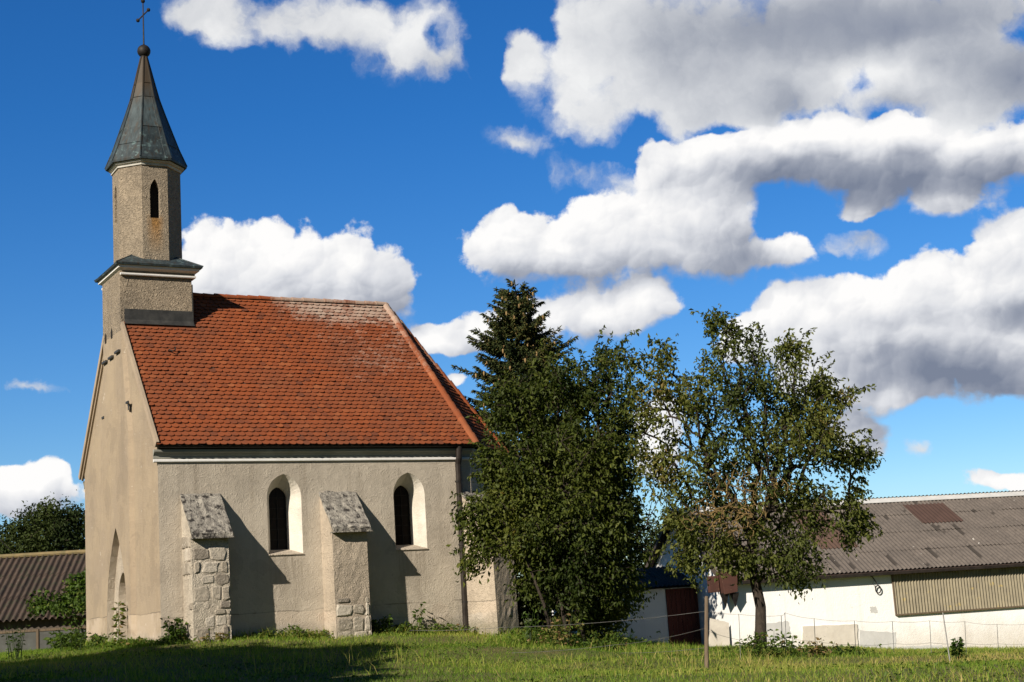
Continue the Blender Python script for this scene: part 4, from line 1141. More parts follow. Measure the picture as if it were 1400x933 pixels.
dm = MB(); dx0, dx1 = lt_x(912), lt_x(958)
nb_ = 7
for i in range(nb_): dm.box((dx0+(dx1-dx0)*i/nb_+0.006, LY-0.045, -0.8), (dx0+(dx1-dx0)*(i+1)/nb_-0.006, LY-0.004, LH-0.10))
dm.build('door', M['reddoor'], lt, bevel=0.006)

# ================================================================== low shed on the left
sh0 = at(40, 905, 58.0)
SA = R(-25)
shed = thing('shed', (sh0.x, sh0.y, sh0.z), 'low shed with mossy brown corrugated roof and a long glazed front', 'shed'); shed.rotation_euler.z = SA
S0, S1 = -9.0, 5.6; SE = 1.62; SD = 4.6; SRH = 4.35
vv, ff = corr_sheet(S0-0.2, S1+0.2, (-0.45, SE), (SD, SRH), 0.0, rows=3, pitch=0.25, amp=0.06, seed=4)
m_ = MB(); m_.add(vv, ff); vv, ff = corr_sheet(S0-0.2, S1+0.2, (2*SD+0.45, SE), (SD, SRH), 0.0, rows=3, pitch=0.24, amp=0.04, seed=5); m_.add(vv, ff)
sroof = m_.build('roof', M['eternit_dark'], shed, fix=False, smooth=True)
m_ = MB(); m_.tube([(S0-0.2,SD,SRH+0.05),(S1+0.2,SD,SRH+0.05)], 0.10, 8); m_.build('ridge_cap', simple('mossy_ridge', (0.24,0.18,0.09), (0.14,0.12,0.06), 3, 0.9), sroof)
m_ = MB(); m_.box((S0,0.0,-1.2),(S1,0.12,0.10)); m_.box((S0,0,1.24),(S1,0.10,1.62)); m_.box((S0,0.1,-1.2),(S0+.1,2*SD,1.7)); m_.box((S1-.1,0.13,-1.2),(S1,2*SD,1.7)); m_.box((S0,2*SD-.1,-1.2),(S1,2*SD,1.7))
m_.build('wall', M['darkwood'], shed)
m_ = MB(); m_.box((S0-0.3,-0.55,-1.2),(S1,-0.25,0.03)); m_.build('kerb', M['conc'], shed, bevel=0.02)
pn = simple('dusty_glass', (0.10,0.105,0.10), (0.065,0.065,0.06), 1.5, 0.3)
x = S0+0.05
while x < S1-0.1:
    wx = 1.55
    f_ = MB(); f_.add([(x+0.04,0.03,0.13),(min(x+wx,S1)-0.04,0.03,0.13),(min(x+wx,S1)-0.04,0.03,1.22),(x+0.04,0.03,1.22)], [(0,1,2,3)])
    pw = f_.build('window', pn, shed, fix=False)
    q = MB(); xr_ = min(x+wx, S1)-0.03
    q.box((xr_-0.05,-0.02,0.10),(xr_+0.04,0.05,1.24)); q.box((x+0.05,0.0,1.15),(xr_-0.06,0.045,1.24)); q.box((x+0.05,0.0,0.10),(xr_-0.06,0.045,0.16)); q.build('frame', M['wood'], pw)
    x += wx

# ================================================================== trees and plants
def _sphere(rs, n):
    v = rs.normal(size=(n,3)); v /= np.linalg.norm(v, axis=1)[:,None]
    return v*(rs.random(n)**(1/2.4))[:,None]
_cr, _cu = np.array(R0), np.array([0,0,1.0]); _cf = np.array(F0)
def lump_points(rs, lumps, depth):
    out = []
    for u, v, ru, rv, dd, rd, n in lumps:
        c = np.array(at(u, v, depth+dd)); k = (depth+dd)/FPX
        s = _sphere(rs, n)
        out.append(c + s[:,0:1]*ru*k*_cr + s[:,1:2]*rd*_cf + s[:,2:3]*rv*k*_cu)
    return np.concatenate(out)
def skeleton(trunk, pts, bf=0.35):
    """joins every crown point to the nearest limb, favouring short ways back to the trunk"""
    nodes = np.array(trunk, float); par = [-1]+list(range(len(trunk)-1))
    pl = [0.0]
    for i in range(1, len(trunk)): pl.append(pl[-1]+np.linalg.norm(nodes[i]-nodes[i-1]))
    top = nodes[-1]
    order = np.argsort(np.linalg.norm(pts-top, axis=1))
    N = len(trunk)+len(pts); A = np.zeros((N,3)); A[:len(trunk)] = nodes; PLn = np.zeros(N); PLn[:len(trunk)] = pl
    # limbs do not leave the bottom of the trunk
    pen = np.zeros(N); pen[:max(1,len(trunk)//2)] = 50.0
    n = len(trunk)
    for i in order:
        p = pts[i]; d = np.linalg.norm(A[:n]-p, axis=1)
        j = int(np.argmin(d + bf*PLn[:n] + pen[:n]))
        A[n] = p; PLn[n] = PLn[j]+d[j]; par.append(j); n += 1
    return A[:n], np.array(par)
def limb_mesh(A, par, name, mat, parent, r_tip=0.006, power=0.46, sides=5, rmax=None, bow=None):
    n = len(A); cnt = np.ones(n)
    for i in range(n-1, 0, -1): cnt[par[i]] += cnt[i]
    rad = r_tip*cnt**power
    if rmax: rad = np.minimum(rad, rmax)
    V = []; F = []
    for i in range(1, n):
        j = par[i]; p, q = A[j], A[i]; d = q-p; L = np.linalg.norm(d)
        if L < 1e-5: continue
        d = d/L; a = np.cross(d, (0,0,1) if abs(d[2]) < 0.9 else (1,0,0)); a /= np.linalg.norm(a); b = np.cross(d, a)
        r0_ = min(rad[j], rad[i]*1.9); r1_ = rad[i]
        mid = (p+q)/2 + np.array([0,0,0.06*L]); k0 = len(V)
        for c, r_ in ((p, r0_), (mid, (r0_+r1_)/2), (q, r1_)):
            for k in range(sides):
                t_ = 2*math.pi*k/sides; V.append(c + (a*math.cos(t_)+b*math.sin(t_))*r_)
        for s in (0, 1):
            for k in range(sides): F.append((k0+s*sides+k, k0+s*sides+(k+1) % sides, k0+(s+1)*sides+(k+1) % sides, k0+(s+1)*sides+k))
    o = np_mesh(name, np.array(V), np.array(F), mat, parent, smooth=True)
    return o, cnt, rad
def leaf_cloud(rs, C, axis, size, wr=0.5, name='crown', mat=None, parent=None, tint=None, curl=0.25, updir=0.9):
    """one folded four-cornered leaf at every point of C, pointing along axis"""
    n = len(C); ax = axis/np.linalg.norm(axis, axis=1)[:,None]
    nz = rs.normal(size=(n,3)); nz[:,2] += updir; sd = np.cross(ax, nz); sd /= np.linalg.norm(sd, axis=1)[:,None]+1e-9
    nn = np.cross(sd, ax)
    L = (size*(0.5+0.95*rs.random(n)))[:,None]; Wd = L*wr
    a = C; m = C + ax*L*0.5 ; tip = C + ax*L - nn*L*curl
    l = m + sd*Wd*0.5 + nn*Wd*0.22; r_ = m - sd*Wd*0.5 + nn*Wd*0.22
    V = np.stack([a, r_, tip, l], 1).reshape(-1,3)
    i = np.arange(n)*4
    F = np.concatenate([np.stack([i, i+1, i+2], -1), np.stack([i, i+2, i+3], -1)])
    t_ = np.repeat(np.clip(tint if tint is not None else rs.random(n), 0, 1), 4)
    return np_mesh(name, V, F, mat, parent, tint=t_)
def leaves_on(rs, A, par, cnt, per, spread, size, droop, limit=6, keep=None):
    sel = np.where((cnt <= limit) & (np.arange(len(A)) > 4))[0]
    if keep is not None: sel = sel[keep(A[sel])]
    C = []; X = []
    for i in sel:
        j = par[i]; d = A[i]-A[j]; L = np.linalg.norm(d)
        k = rs.poisson(per)
        if k == 0: continue
        t_ = rs.random((k,1))**0.6
        back = min(1.0, 0.45/max(L,1e-3))
        base = A[i] - d*(1-t_)*back
        off = rs.normal(size=(k,3))*spread; off[:,2] -= np.abs(rs.normal(size=k))*spread*0.5
        C.append(base+off)
        ax = rs.normal(size=(k,3))*0.8 + d/max(L,1e-3)*0.5; ax[:,2] -= droop; X.append(ax)
    return np.concatenate(C), np.concatenate(X)
def clumpy(C, rs, f=1.4):
    """slow variation through the crown so that neighbouring leaves share a shade of green"""
    v = np.zeros(len(C))
    for k in range(5):
        d = rs.normal(size=3); d *= f*(1+0.6*k)/np.linalg.norm(d); v += np.sin(C@d + rs.random()*6.3)/(1+0.5*k)
    return v*0.13

def shoots(t, A, cnt, n, mat, size, seed, lo=0.45, hi=1.0, tint=0.5, zmin=1.5):
    """young shoots arching out of the crown with leaves along them"""
    rs = np.random.default_rng(seed); inv = np.array(t.location); q = MB(); C = []; X = []
    cen = A.mean(0); d = np.linalg.norm((A-cen)/np.array([1,1,1.15]), axis=1)
    sel = np.where((cnt <= 2) & (A[:,2] > inv[2]+zmin))[0]; sel = sel[np.argsort(-d[sel])][:n*3]; sel = rs.choice(sel, min(n, len(sel)), replace=False)
    for i in sel:
        o = (A[i]-cen); o /= np.linalg.norm(o); v = o*0.8+np.array([0,0,0.55])+rs.normal(0,.25,3); v /= np.linalg.norm(v)
        L = rs.uniform(lo, hi); p = A[i]-inv; path = [Vector(p)]; st = L/7
        for k in range(7):
            v = v+np.array([0,0,-0.17])+rs.normal(0,.06,3); v /= np.linalg.norm(v); p = p+v*st; path.append(Vector(p))
            for m in range(rs.poisson(3.2)):
                C.append(p-v*st*rs.random()+rs.normal(0,.02,3)); a = rs.normal(size=3)*.8+v*.6; a[2] -= .6; X.append(a)
        q.tube(path, [0.008-0.0008*k for k in range(8)], 4)
    C = np.array(C); X = np.array(X)
    leaf_cloud(rs, C, X, size, name='shoot_leaves', mat=mat, parent=t, tint=tint+rs.normal(0,.15,len(C)))
    tag(q.build('shoots', M['bark'], t, fix=False), kind='stuff')

# ---- dense plum-like tree beside the choir
def broad_tree(name, base, trunks, lumps, depth, per, spread, size, droop, mat, label, cat, seed, extra=0, limit=6, r_tip=0.006, tmean=0.45, rmax=None, group=None, gap=None):
    rs = np.random.default_rng(seed)
    t = thing(name, base, label, cat, group)
    pts = lump_points(rs, lumps, depth)
    A, par = skeleton(trunks, pts)
    inv = np.array(base)
    o, cnt, rad = limb_mesh(A-inv, par, 'trunk', M['bark'], t, r_tip=r_tip, rmax=rmax)
    C, X = leaves_on(rs, A, par, cnt, per, spread, size, droop, limit)
    if gap is not None:
        kp = clumpy(C, rs, 2.3) < gap; C, X = C[kp], X[kp]
    tint = tmean + clumpy(C, rs)*1.4 + rs.normal(0, 0.12, len(C))
    leaf_cloud(rs, C-inv, X, size, name='crown', mat=mat, parent=t, tint=tint)
    return t, A, par, cnt, rs

cb_ = foot(775, 41.5)
lum = [(700,560,45,50,0.3,1.1,70),(765,535,62,48,0.5,1.5,120),(830,540,42,42,0,1.2,50),(715,635,62,62,-0.2,1.4,150),(790,620,75,75,0,1.9,230),(840,650,42,75,0.2,1.6,120),
       (705,720,50,55,-0.6,1.2,120),(668,702,26,36,-0.6,0.7,50),(660,745,20,28,-0.6,0.6,26),(632,708,17,7,-0.7,0.25,9),(640,770,10,12,-.6,.2,6),(770,720,80,75,-0.6,1.9,260),(848,730,42,65,0.2,1.6,130),(790,795,72,52,-0.4,1.7,170),(845,805,38,42,0.2,1.2,70),(735,790,38,45,-0.5,1.2,60),(815,845,48,26,0,1.2,60),(678,655,22,40,-0.2,0.7,40),(860,580,22,40,0.4,0.8,26),(830,492,26,22,0.3,0.6,18)]
tr = [[cb_.x,cb_.y,cb_.z-0.1]]
top_ = at(775, 640, 41.5)
tr = [list(Vector((cb_.x,cb_.y,cb_.z-0.15)).lerp(top_, f)) for f in (0,.15,.3,.45,.6,.8,1.0)]
plum, A_, par_, cnt_, rs_ = broad_tree('plum_tree', tuple(cb_), tr, lum, 41.5, 30, 0.15, 0.13, 0.75, M['leaf_cherry'],
    'dense dark green leafy tree spreading against the choir end of the church', 'tree', 11, limit=14, r_tip=0.0065, tmean=0.33, rmax=0.13, gap=0.22)
shoots(plum, A_, cnt_, 75, M['leaf_cherry'], 0.125, 5, 0.35, 0.8, 0.4, 2.5)
# several slender stems rise from the same root
rs = np.random.default_rng(8); V = MB()
for k in range(7):
    p0 = Vector((cb_.x+rs.normal(0,.35), cb_.y+rs.normal(0,.3), cb_.z-0.2)); p1 = p0 + Vector((rs.normal(0.05,.22), rs.normal(0.1,.2), 1.4)); p2 = p1 + Vector((rs.normal(0,.25), rs.normal(0.1,.25), 1.6))
    V.tube([p0-cb_, p1-cb_, p2-cb_], [0.055,0.045,0.025], 6)
V.build('stem', M['bark'], plum, smooth=True)

# ---- apple-like tree with an open crown on the right
ab = foot(1040, 37.0)
lum = [(1000,520,60,42,0,1.4,75),(1060,525,70,45,0.2,1.6,85),(1110,560,52,45,0,1.3,65),(950,545,55,45,-0.2,1.3,70),(905,530,36,40,-0.4,0.8,34),(893,590,32,55,-0.3,0.9,34),
       (985,590,80,55,0,1.9,120),(1080,600,80,55,-0.3,1.9,120),(1128,612,40,42,0,1.2,60),(1172,625,22,18,-0.2,0.5,14),(940,650,62,50,-0.2,1.5,80),(1030,660,85,52,0,2.0,120),(1098,688,52,46,-0.3,1.4,85),(1166,690,17,40,-0.3,0.4,22),
       (965,720,45,52,-0.4,1.1,60),(1050,735,75,45,-0.3,1.6,90),(1085,775,42,28,-0.4,1.0,40),(1000,760,36,22,-0.4,0.8,22),(940,765,20,30,-0.4,0.5,16),(1005,480,42,26,0,0.8,26),(985,450,12,20,0,0.25,9),(1035,480,18,26,0,0.3,9),(1075,478,24,16,0,0.5,13),(1125,530,24,20,0,0.5,14),(905,478,13,24,-0.3,0.3,12),(862,493,44,8,-0.3,0.3,16),(880,560,18,30,-.3,.4,14),(978,440,9,16,0,.2,9),(995,462,10,16,0,.2,8),(1010,452,26,7,0,.2,9),(1090,468,14,10,0,.2,9),(1150,545,18,18,0,.4,10),(1188,622,16,7,0,.2,8),(1180,715,9,26,0,.25,12),(1160,725,9,22,0,.25,10),(905,640,24,30,-.3,.5,16),(925,700,26,30,-.3,.6,20),(945,740,26,34,-.4,.6,24)]
tp = at(1027, 770, 37.0); tm = at(1040, 830, 37.0); t2 = at(1030, 690, 37.0)
tr = [[ab.x,ab.y,ab.z-0.15], list(Vector(ab).lerp(tm,.5)), list(tm), list(tm.lerp(tp,.5)), list(tp), list(tp.lerp(t2,.5)), list(t2)]
apple, A_, par_, cnt_, rs_ = broad_tree('apple_tree', tuple(ab), tr, lum, 37.0, 31, 0.13, 0.110, 0.85, M['leaf_apple'],
    'open crowned fruit tree with short thick trunk in front of the white barn', 'tree', 23, limit=7, r_tip=0.0072, tmean=0.47, rmax=0.13, gap=0.10)
shoots(apple, A_, cnt_, 110, M['leaf_apple'], 0.115, 6, 0.3, 0.75, 0.5, 2.2)
# a thicker lower trunk with a root flare, and the tangle of dead twigs in the middle of the crown
q = MB(); q.tube([Vector((0,0,-0.25)), Vector((0,0,0.10)), (tm-ab)*0.55, (tm-ab), (tp-ab)], [0.26,0.175,0.142,0.132,0.125], 12)
q.build('trunk', M['bark'], apple, smooth=True)
rs = np.random.default_rng(31)
pts = lump_points(rs, [(1010,695,52,45,-1.6,0.5,210),(985,705,34,36,-1.7,0.5,110),(1050,665,44,30,-1.5,0.6,90),(1000,655,44,26,-1.5,.6,60),(950,705,24,22,-1.3,.4,40)], 37.0)
c0_ = np.array(at(1028, 720, 36.8)); A2, p2_ = skeleton([c0_, c0_+np.array([0,-0.05,0.3])], pts, 0.15)
limb_mesh(A2-np.array(ab), p2_, 'dead_twigs', M['deadtwig'], apple, r_tip=0.007, power=0.30, sides=4, rmax=0.020)

# ---- spruce behind the choir
def spruce(base, H, rb, label, seed=3):
    rs = np.random.default_rng(seed)
    t = thing('spruce_tree', tuple(base), label, 'tree')
    q = MB(); q.tube([(0,0,-0.3),(0,0,H*.5),(0,0,H)], [0.20,0.11,0.012], 8); q.build('trunk', M['bark'], t, smooth=True)
    C = []; X = []; S = []; T = []; br = MB(); CC = []
    z = 0.9
    while z < H-0.25:
        f = 1-z/H; L0 = rb*f**0.74+0.12
        for k in range(rs.integers(8, 12)):
            an = rs.random()*6.283; L = min(L0, 2.5)*(0.62+0.55*rs.random()); zz_ = z+rs.normal(0,.12)
            rise = 0.30*(1-f)+rs.normal(0,.07) - 0.05; sag = 0.42*f
            P_ = []
            for s in np.linspace(0,1,8):
                r_ = L*s; P_.append(np.array([math.cos(an)*r_, math.sin(an)*r_, zz_ + rise*r_ - sag*L*(s*(1.15-s*0.75)) + 0.10*L*s**3]))
            br.tube(P_, [0.028*f+0.006]*3+[0.018*f+0.005]*5, 4, cap=False)
            d0 = np.array([math.cos(an), math.sin(an), 0]); sd = np.array([-math.sin(an), math.cos(an), 0])
            nn = int(14+46*L)
            for m in range(nn):
                s = 0.12+0.88*rs.random()**0.8; i = min(int(s*7),6); fr = s*7-i; p = P_[i]*(1-fr)+P_[i+1]*fr
                side = rs.choice((-1,1)); w_ = (1-s)*0.42*min(L,1.6)+0.10
                ln = w_*(0.45+0.7*rs.random())
                dirn = d0*(0.7+.3*rs.random())+sd*side*(0.9*rs.random()+.15)+np.array([0,0,rs.normal(-.28,.2)])
                dirn /= np.linalg.norm(dirn)
                steps = max(1,int(ln/0.10))
                for g_ in range(steps):
                    C.append(p+dirn*(g_*0.10)); X.append(dirn*1.0+rs.normal(size=3)*.35+np.array([0,0,-.15])); T.append(0.35+rs.normal(0,.2)+(0.22 if g_ == steps-1 else 0)+0.12*s)  # twig tips tinted lighter, as if sunlit
            if z > H*0.52 and rs.random() < 0.75:
                for m in range(rs.integers(1,4)):
                    s = 0.55+0.42*rs.random(); i = min(int(s*7),6); CC.append(P_[i]+sd*rs.normal(0,.12)+np.array([0,0,-.05]))
        z += 0.17+0.13*f
    # leader
    for m in range(26):
        zz_ = H-0.9*rs.random(); an = rs.random()*6.28
        C.append(np.array([0,0,zz_])); X.append(np.array([math.cos(an),math.sin(an),0.6])); T.append(.4)
    br.build('branches', M['bark'], t, fix=False)
    C = np.array(C); X = np.array(X); n = len(C)
    V = []; ax = X/np.linalg.norm(X,axis=1)[:,None]; rr = rs.normal(size=(n,3)); s1 = np.cross(ax, rr); s1 /= np.linalg.norm(s1,axis=1)[:,None]; s2 = np.cross(ax, s1)
    L = (0.15+0.06*rs.random(n))[:,None]; Wd = 0.024
    a = C; tip = C+ax*L; m = C+ax*L*0.45
    V = np.stack([a, m+s1*Wd, m-s1*Wd*.5+s2*Wd*.87, m-s1*Wd*.5-s2*Wd*.87, tip], 1).reshape(-1,3)
    i = np.arange(n)*5
    F = np.concatenate([np.stack([i,i+p_,i+q_],-1) for p_,q_ in ((1,2),(2,3),(3,1))]+[np.stack([i+p_,i+q_,i+4],-1) for p_,q_ in ((2,1),(3,2),(1,3))])
    np_mesh('needles', V, F, M['needle'], t, tint=np.repeat(np.clip(np.array(T)+clumpy(C, rs, 1.2),0,1),5))
    k = MB()
    for c in CC: k.lathe([(0.010,-0.17),(0.034,-0.12),(0.038,-0.05),(0.022,0.0)], c, 6)
    tag(k.build('cones', M['cone'], t, fix=False, smooth=True), kind='stuff')
    return t
st_top = at(704, 386, 53.0); sb = Vector((st_top.x, st_top.y, z1(st_top.x, st_top.y)))
spruce(sb, st_top.z-sb.z, 5.3, 'dark spruce with tan cones near its pointed top rising behind the leafy tree')

# ---- trees and woods behind
def round_tree(name, u, vtop, vbase, depth, wpx, label, seed, n=260, per=14, size=0.24, mat='leaf_far', cat='tree', lumps=None, tmean=0.45):
    base = foot(u, depth); c = (vtop+vbase)/2
    if lumps is None:
        lumps = [(u,c,wpx*.5,(vbase-vtop)*.42,0,wpx*.5*depth/FPX,n)]
    tp_ = at(u, c+20, depth)
    trk = [list(Vector((base.x,base.y,base.z-.2)).lerp(tp_, f)) for f in (0,.25,.5,.75,1)]
    return broad_tree(name, tuple(base), trk, lumps, depth, per, 0.32, size, 0.5, M[mat], label, cat, seed, limit=8, r_tip=0.012, tmean=tmean)[0]
round_tree('ash_tree', 60, 690, 850, 82, 130, 'broad dark tree standing behind the mossy shed roof', 41,
    lumps=[(70,725,52,36,0,2.4,170),(15,752,46,34,0,2.0,130),(105,745,40,45,0,2.0,70),(75,790,60,50,0,2.5,70),(75,697,22,12,0,1.0,14),(20,722,18,8,0,.6,8),(108,702,14,14,0,.6,10)], size=0.19, per=48)
round_tree('maple_tree', 893, 705, 880, 86, 70, 'green tree seen between the leafy tree and the barn gable', 43,
    lumps=[(893,760,40,50,0,2.0,120),(880,800,40,50,0,2.0,60),(905,735,18,18,0,1,22)], size=0.24, tmean=0.6)
round_tree('maple_tree', 800, 560, 870, 52.5, 150, 'unseen leafy tree added behind the dense tree to shade the lean-to', 47,  # added out of sight to throw shade on the lean-to
    lumps=[(790,640,62,60,0,1.6,90),(820,710,52,70,0,1.7,90),(770,720,60,80,0,1.7,80)], size=0.24, per=22)
# a dead bough of the dense tree sticking out on its right
q = MB(); P_ = lambda u, v: at(u, v, 41.2)-cb_
q.tube([P_(790,720), P_(838,742), P_(868,735), P_(884,718), P_(888,700)], [.035,.028,.022,.018,.012], 5)
for pts in ([(886,712),(897,690),(905,676)],[(884,718),(903,710),(914,690)],[(887,706),(878,692),(876,682)],[(897,690),(893,676)],[(903,710),(920,708)],[(888,700),(891,686)]):
    q.tube([P_(*p) for p in pts], [.013,.009,.005][:len(pts)], 4)
q.build('dead_branch', M['bark'], plum)

# ---- creeper over the right end of the shed roof
shI = Matrix.Translation(shed.location) @ Matrix.Rotation(SA, 4, 'Z')
cv = thing('climbing_vine', tuple(shI @ Vector((1.6,0.3,0))), 'green climbing vine sprawling over the end of the mossy shed roof', 'vine')
rs = np.random.default_rng(12); C = []; X = []
vs_ = MB(); org = shI @ Vector((1.6,0.3,0))
for k in range(34):
    x = rs.uniform(0.2, 2.9); y = rs.uniform(-0.4, 0.2); prev = None; path = []
    ln = rs.integers(8, 24) if x > 0.9 else rs.integers(2, 8)
    for s in range(ln):
        zr = SE+(y+0.45)*(SRH-SE)/(SD+0.45)+0.10 if y > -0.42 else SE-0.2
        p = shI @ Vector((x, y, zr)); path.append(p-org)
        m = rs.poisson(7)
        for _ in range(m):
            C.append(np.array(p-org)+rs.normal(size=3)*np.array([.16,.16,.09])+np.array([0,0,.06])); a = rs.normal(size=3); a[2] -= .5; X.append(a)
        x += rs.normal(0,.14); y += abs(rs.normal(0.16,.12))
    if len(path) > 1: vs_.tube(path, 0.012, 4)
for k in range(200):                                       # hanging over the eave and round the corner
    p = shI @ Vector((rs.uniform(1.5,3.2), rs.uniform(-0.75,-0.3), rs.uniform(-0.2,1.7))); C.append(np.array(p-org)); a = rs.normal(size=3); a[2] -= .8; X.append(a)
C = np.array(C); X = np.array(X)
leaf_cloud(rs, C, X, 0.17, wr=0.75, name='leaves', mat=M['weed'], parent=cv, tint=0.35+rs.normal(0,.2,len(C))); vs_.build('stem', M['bark'], cv)

# ---- weeds at the foot of the walls
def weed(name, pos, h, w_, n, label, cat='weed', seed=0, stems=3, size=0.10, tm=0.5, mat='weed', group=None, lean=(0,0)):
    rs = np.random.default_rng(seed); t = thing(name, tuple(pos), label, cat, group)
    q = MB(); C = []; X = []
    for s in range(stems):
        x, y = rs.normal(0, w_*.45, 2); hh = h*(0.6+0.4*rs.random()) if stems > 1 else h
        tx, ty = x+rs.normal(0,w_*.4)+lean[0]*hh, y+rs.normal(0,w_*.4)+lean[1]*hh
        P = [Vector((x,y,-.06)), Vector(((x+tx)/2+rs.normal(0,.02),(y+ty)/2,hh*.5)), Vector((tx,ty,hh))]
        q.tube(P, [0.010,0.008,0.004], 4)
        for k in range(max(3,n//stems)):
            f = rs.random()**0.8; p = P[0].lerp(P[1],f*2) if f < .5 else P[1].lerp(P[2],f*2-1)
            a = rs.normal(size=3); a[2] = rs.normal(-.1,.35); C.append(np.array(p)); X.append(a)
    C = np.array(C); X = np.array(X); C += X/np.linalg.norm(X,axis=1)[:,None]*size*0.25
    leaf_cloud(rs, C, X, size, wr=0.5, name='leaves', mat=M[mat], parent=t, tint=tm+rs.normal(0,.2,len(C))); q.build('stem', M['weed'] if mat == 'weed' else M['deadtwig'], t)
    return t
def gp(x, y): return Vector((x, y, z1(x, y)-0.02))
weed('mullein', gp(-0.40,2.95), 1.25, 0.07, 90, 'tall single stemmed weed right of the doorway niche on the gable', seed=1, stems=1, size=0.15, tm=0.75)
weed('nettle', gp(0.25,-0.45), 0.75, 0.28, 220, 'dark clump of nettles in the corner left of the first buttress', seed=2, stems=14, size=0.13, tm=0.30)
weed('nettle', gp(7.55,-0.22), 1.05, 0.07, 60, 'tall thin weed leaning on the wall below the second window', seed=3, stems=2, size=0.14, tm=0.4)
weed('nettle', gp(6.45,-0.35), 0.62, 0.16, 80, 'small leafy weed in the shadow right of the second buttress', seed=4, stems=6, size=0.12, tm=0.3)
weed('nettle', gp(9.35,-0.40), 0.42, 0.35, 170, 'low leafy weeds around the foot of the downpipe', seed=5, stems=16, size=0.11, tm=0.65)
weed('nettle', gp(10.25,-1.35), 0.35, 0.30, 130, 'low weeds in front of the corner buttress', seed=6, stems=12, size=0.10, tm=0.6)
weed('nettle', gp(-0.55,4.55), 0.45, 0.30, 130, 'low green weeds in front of the gable doorway', seed=7, stems=10, size=0.12, tm=0.45)
weed('elder_shrub', gp(-0.75,8.2), 0.55, 0.45, 300, 'leafy green shrub at the far corner of the church gable', 'shrub', seed=8, stems=22, size=0.17, tm=0.35)
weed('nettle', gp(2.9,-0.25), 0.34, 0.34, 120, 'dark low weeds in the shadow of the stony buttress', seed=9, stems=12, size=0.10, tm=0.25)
weed('nettle', gp(8.35,-0.35), 0.40, 0.42, 190, 'low green weeds along the wall right of the second window', seed=10, stems=18, size=0.11, tm=0.6)
weed('nettle', gp(4.2,-0.22), 0.22, 0.30, 90, 'short weeds at the wall left of the half bared buttress', seed=13, stems=12, size=0.09, tm=0.6)
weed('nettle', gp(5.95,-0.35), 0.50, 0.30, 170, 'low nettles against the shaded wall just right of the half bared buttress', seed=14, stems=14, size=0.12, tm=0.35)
weed('nettle', gp(7.0,-0.30), 0.38, 0.36, 170, 'low green weeds under the left edge of the second window', seed=15, stems=16, size=0.11, tm=0.6)
weed('nettle', gp(1.1,-1.15), 0.30, 0.35, 120, 'brownish weeds at the front foot of the stony buttress', seed=16, stems=12, size=0.10, tm=0.92)
weed('nettle', gp(-0.45,0.9), 0.28, 0.35, 110, 'short weeds at the gable wall near the church corner', seed=17, stems=12, size=0.10, tm=0.75)
for k, (u, d, h, wd, n, lab, tm, mt, nm) in enumerate([
    (1040,36.2,0.75,0.45,380,'ring of tall weeds around the trunk of the open crowned tree',0.5,'weed','nettle'),
    (1078,36.4,0.60,0.30,150,'wispy tall weeds just right of the fruit tree trunk',0.6,'weed','nettle'),
    (770,39.6,0.85,0.55,360,'dry reddish undergrowth at the foot of the dense tree',0.9,'weed','bramble'),
    (830,39.4,0.60,0.50,260,'green weeds at the right foot of the dense tree',0.55,'weed','bramble'),
    (728,40.2,1.0,0.30,150,'tall weeds in the shade left of the dense tree stems',0.4,'weed','nettle'),
    (1310,33.5,0.50,0.14,150,'small dark bushy weed beside the thin fence stake',0.12,'weed','thistle'),
    (1115,36.0,0.42,0.40,200,'brownish dry weeds in front of the patched barn wall',0.98,'weed','dock'),
    (1165,38.0,0.40,0.50,260,'green nettles in front of the cement patch on the barn',0.3,'weed','nettle'),
    (20,41.0,1.05,0.22,80,'dark tall weed stalks at the left edge before the shed',0.1,'weed','nettle'),
    (100,42.5,0.7,0.5,260,'leafy weeds between the shed and the church gable',0.3,'weed','nettle')]):
    weed(nm, foot(u, d)-Vector((0,0,.03)), h, wd, n, lab, seed=60+k, stems=14 if wd > .2 else 5, size=0.11, tm=tm, mat=mt)

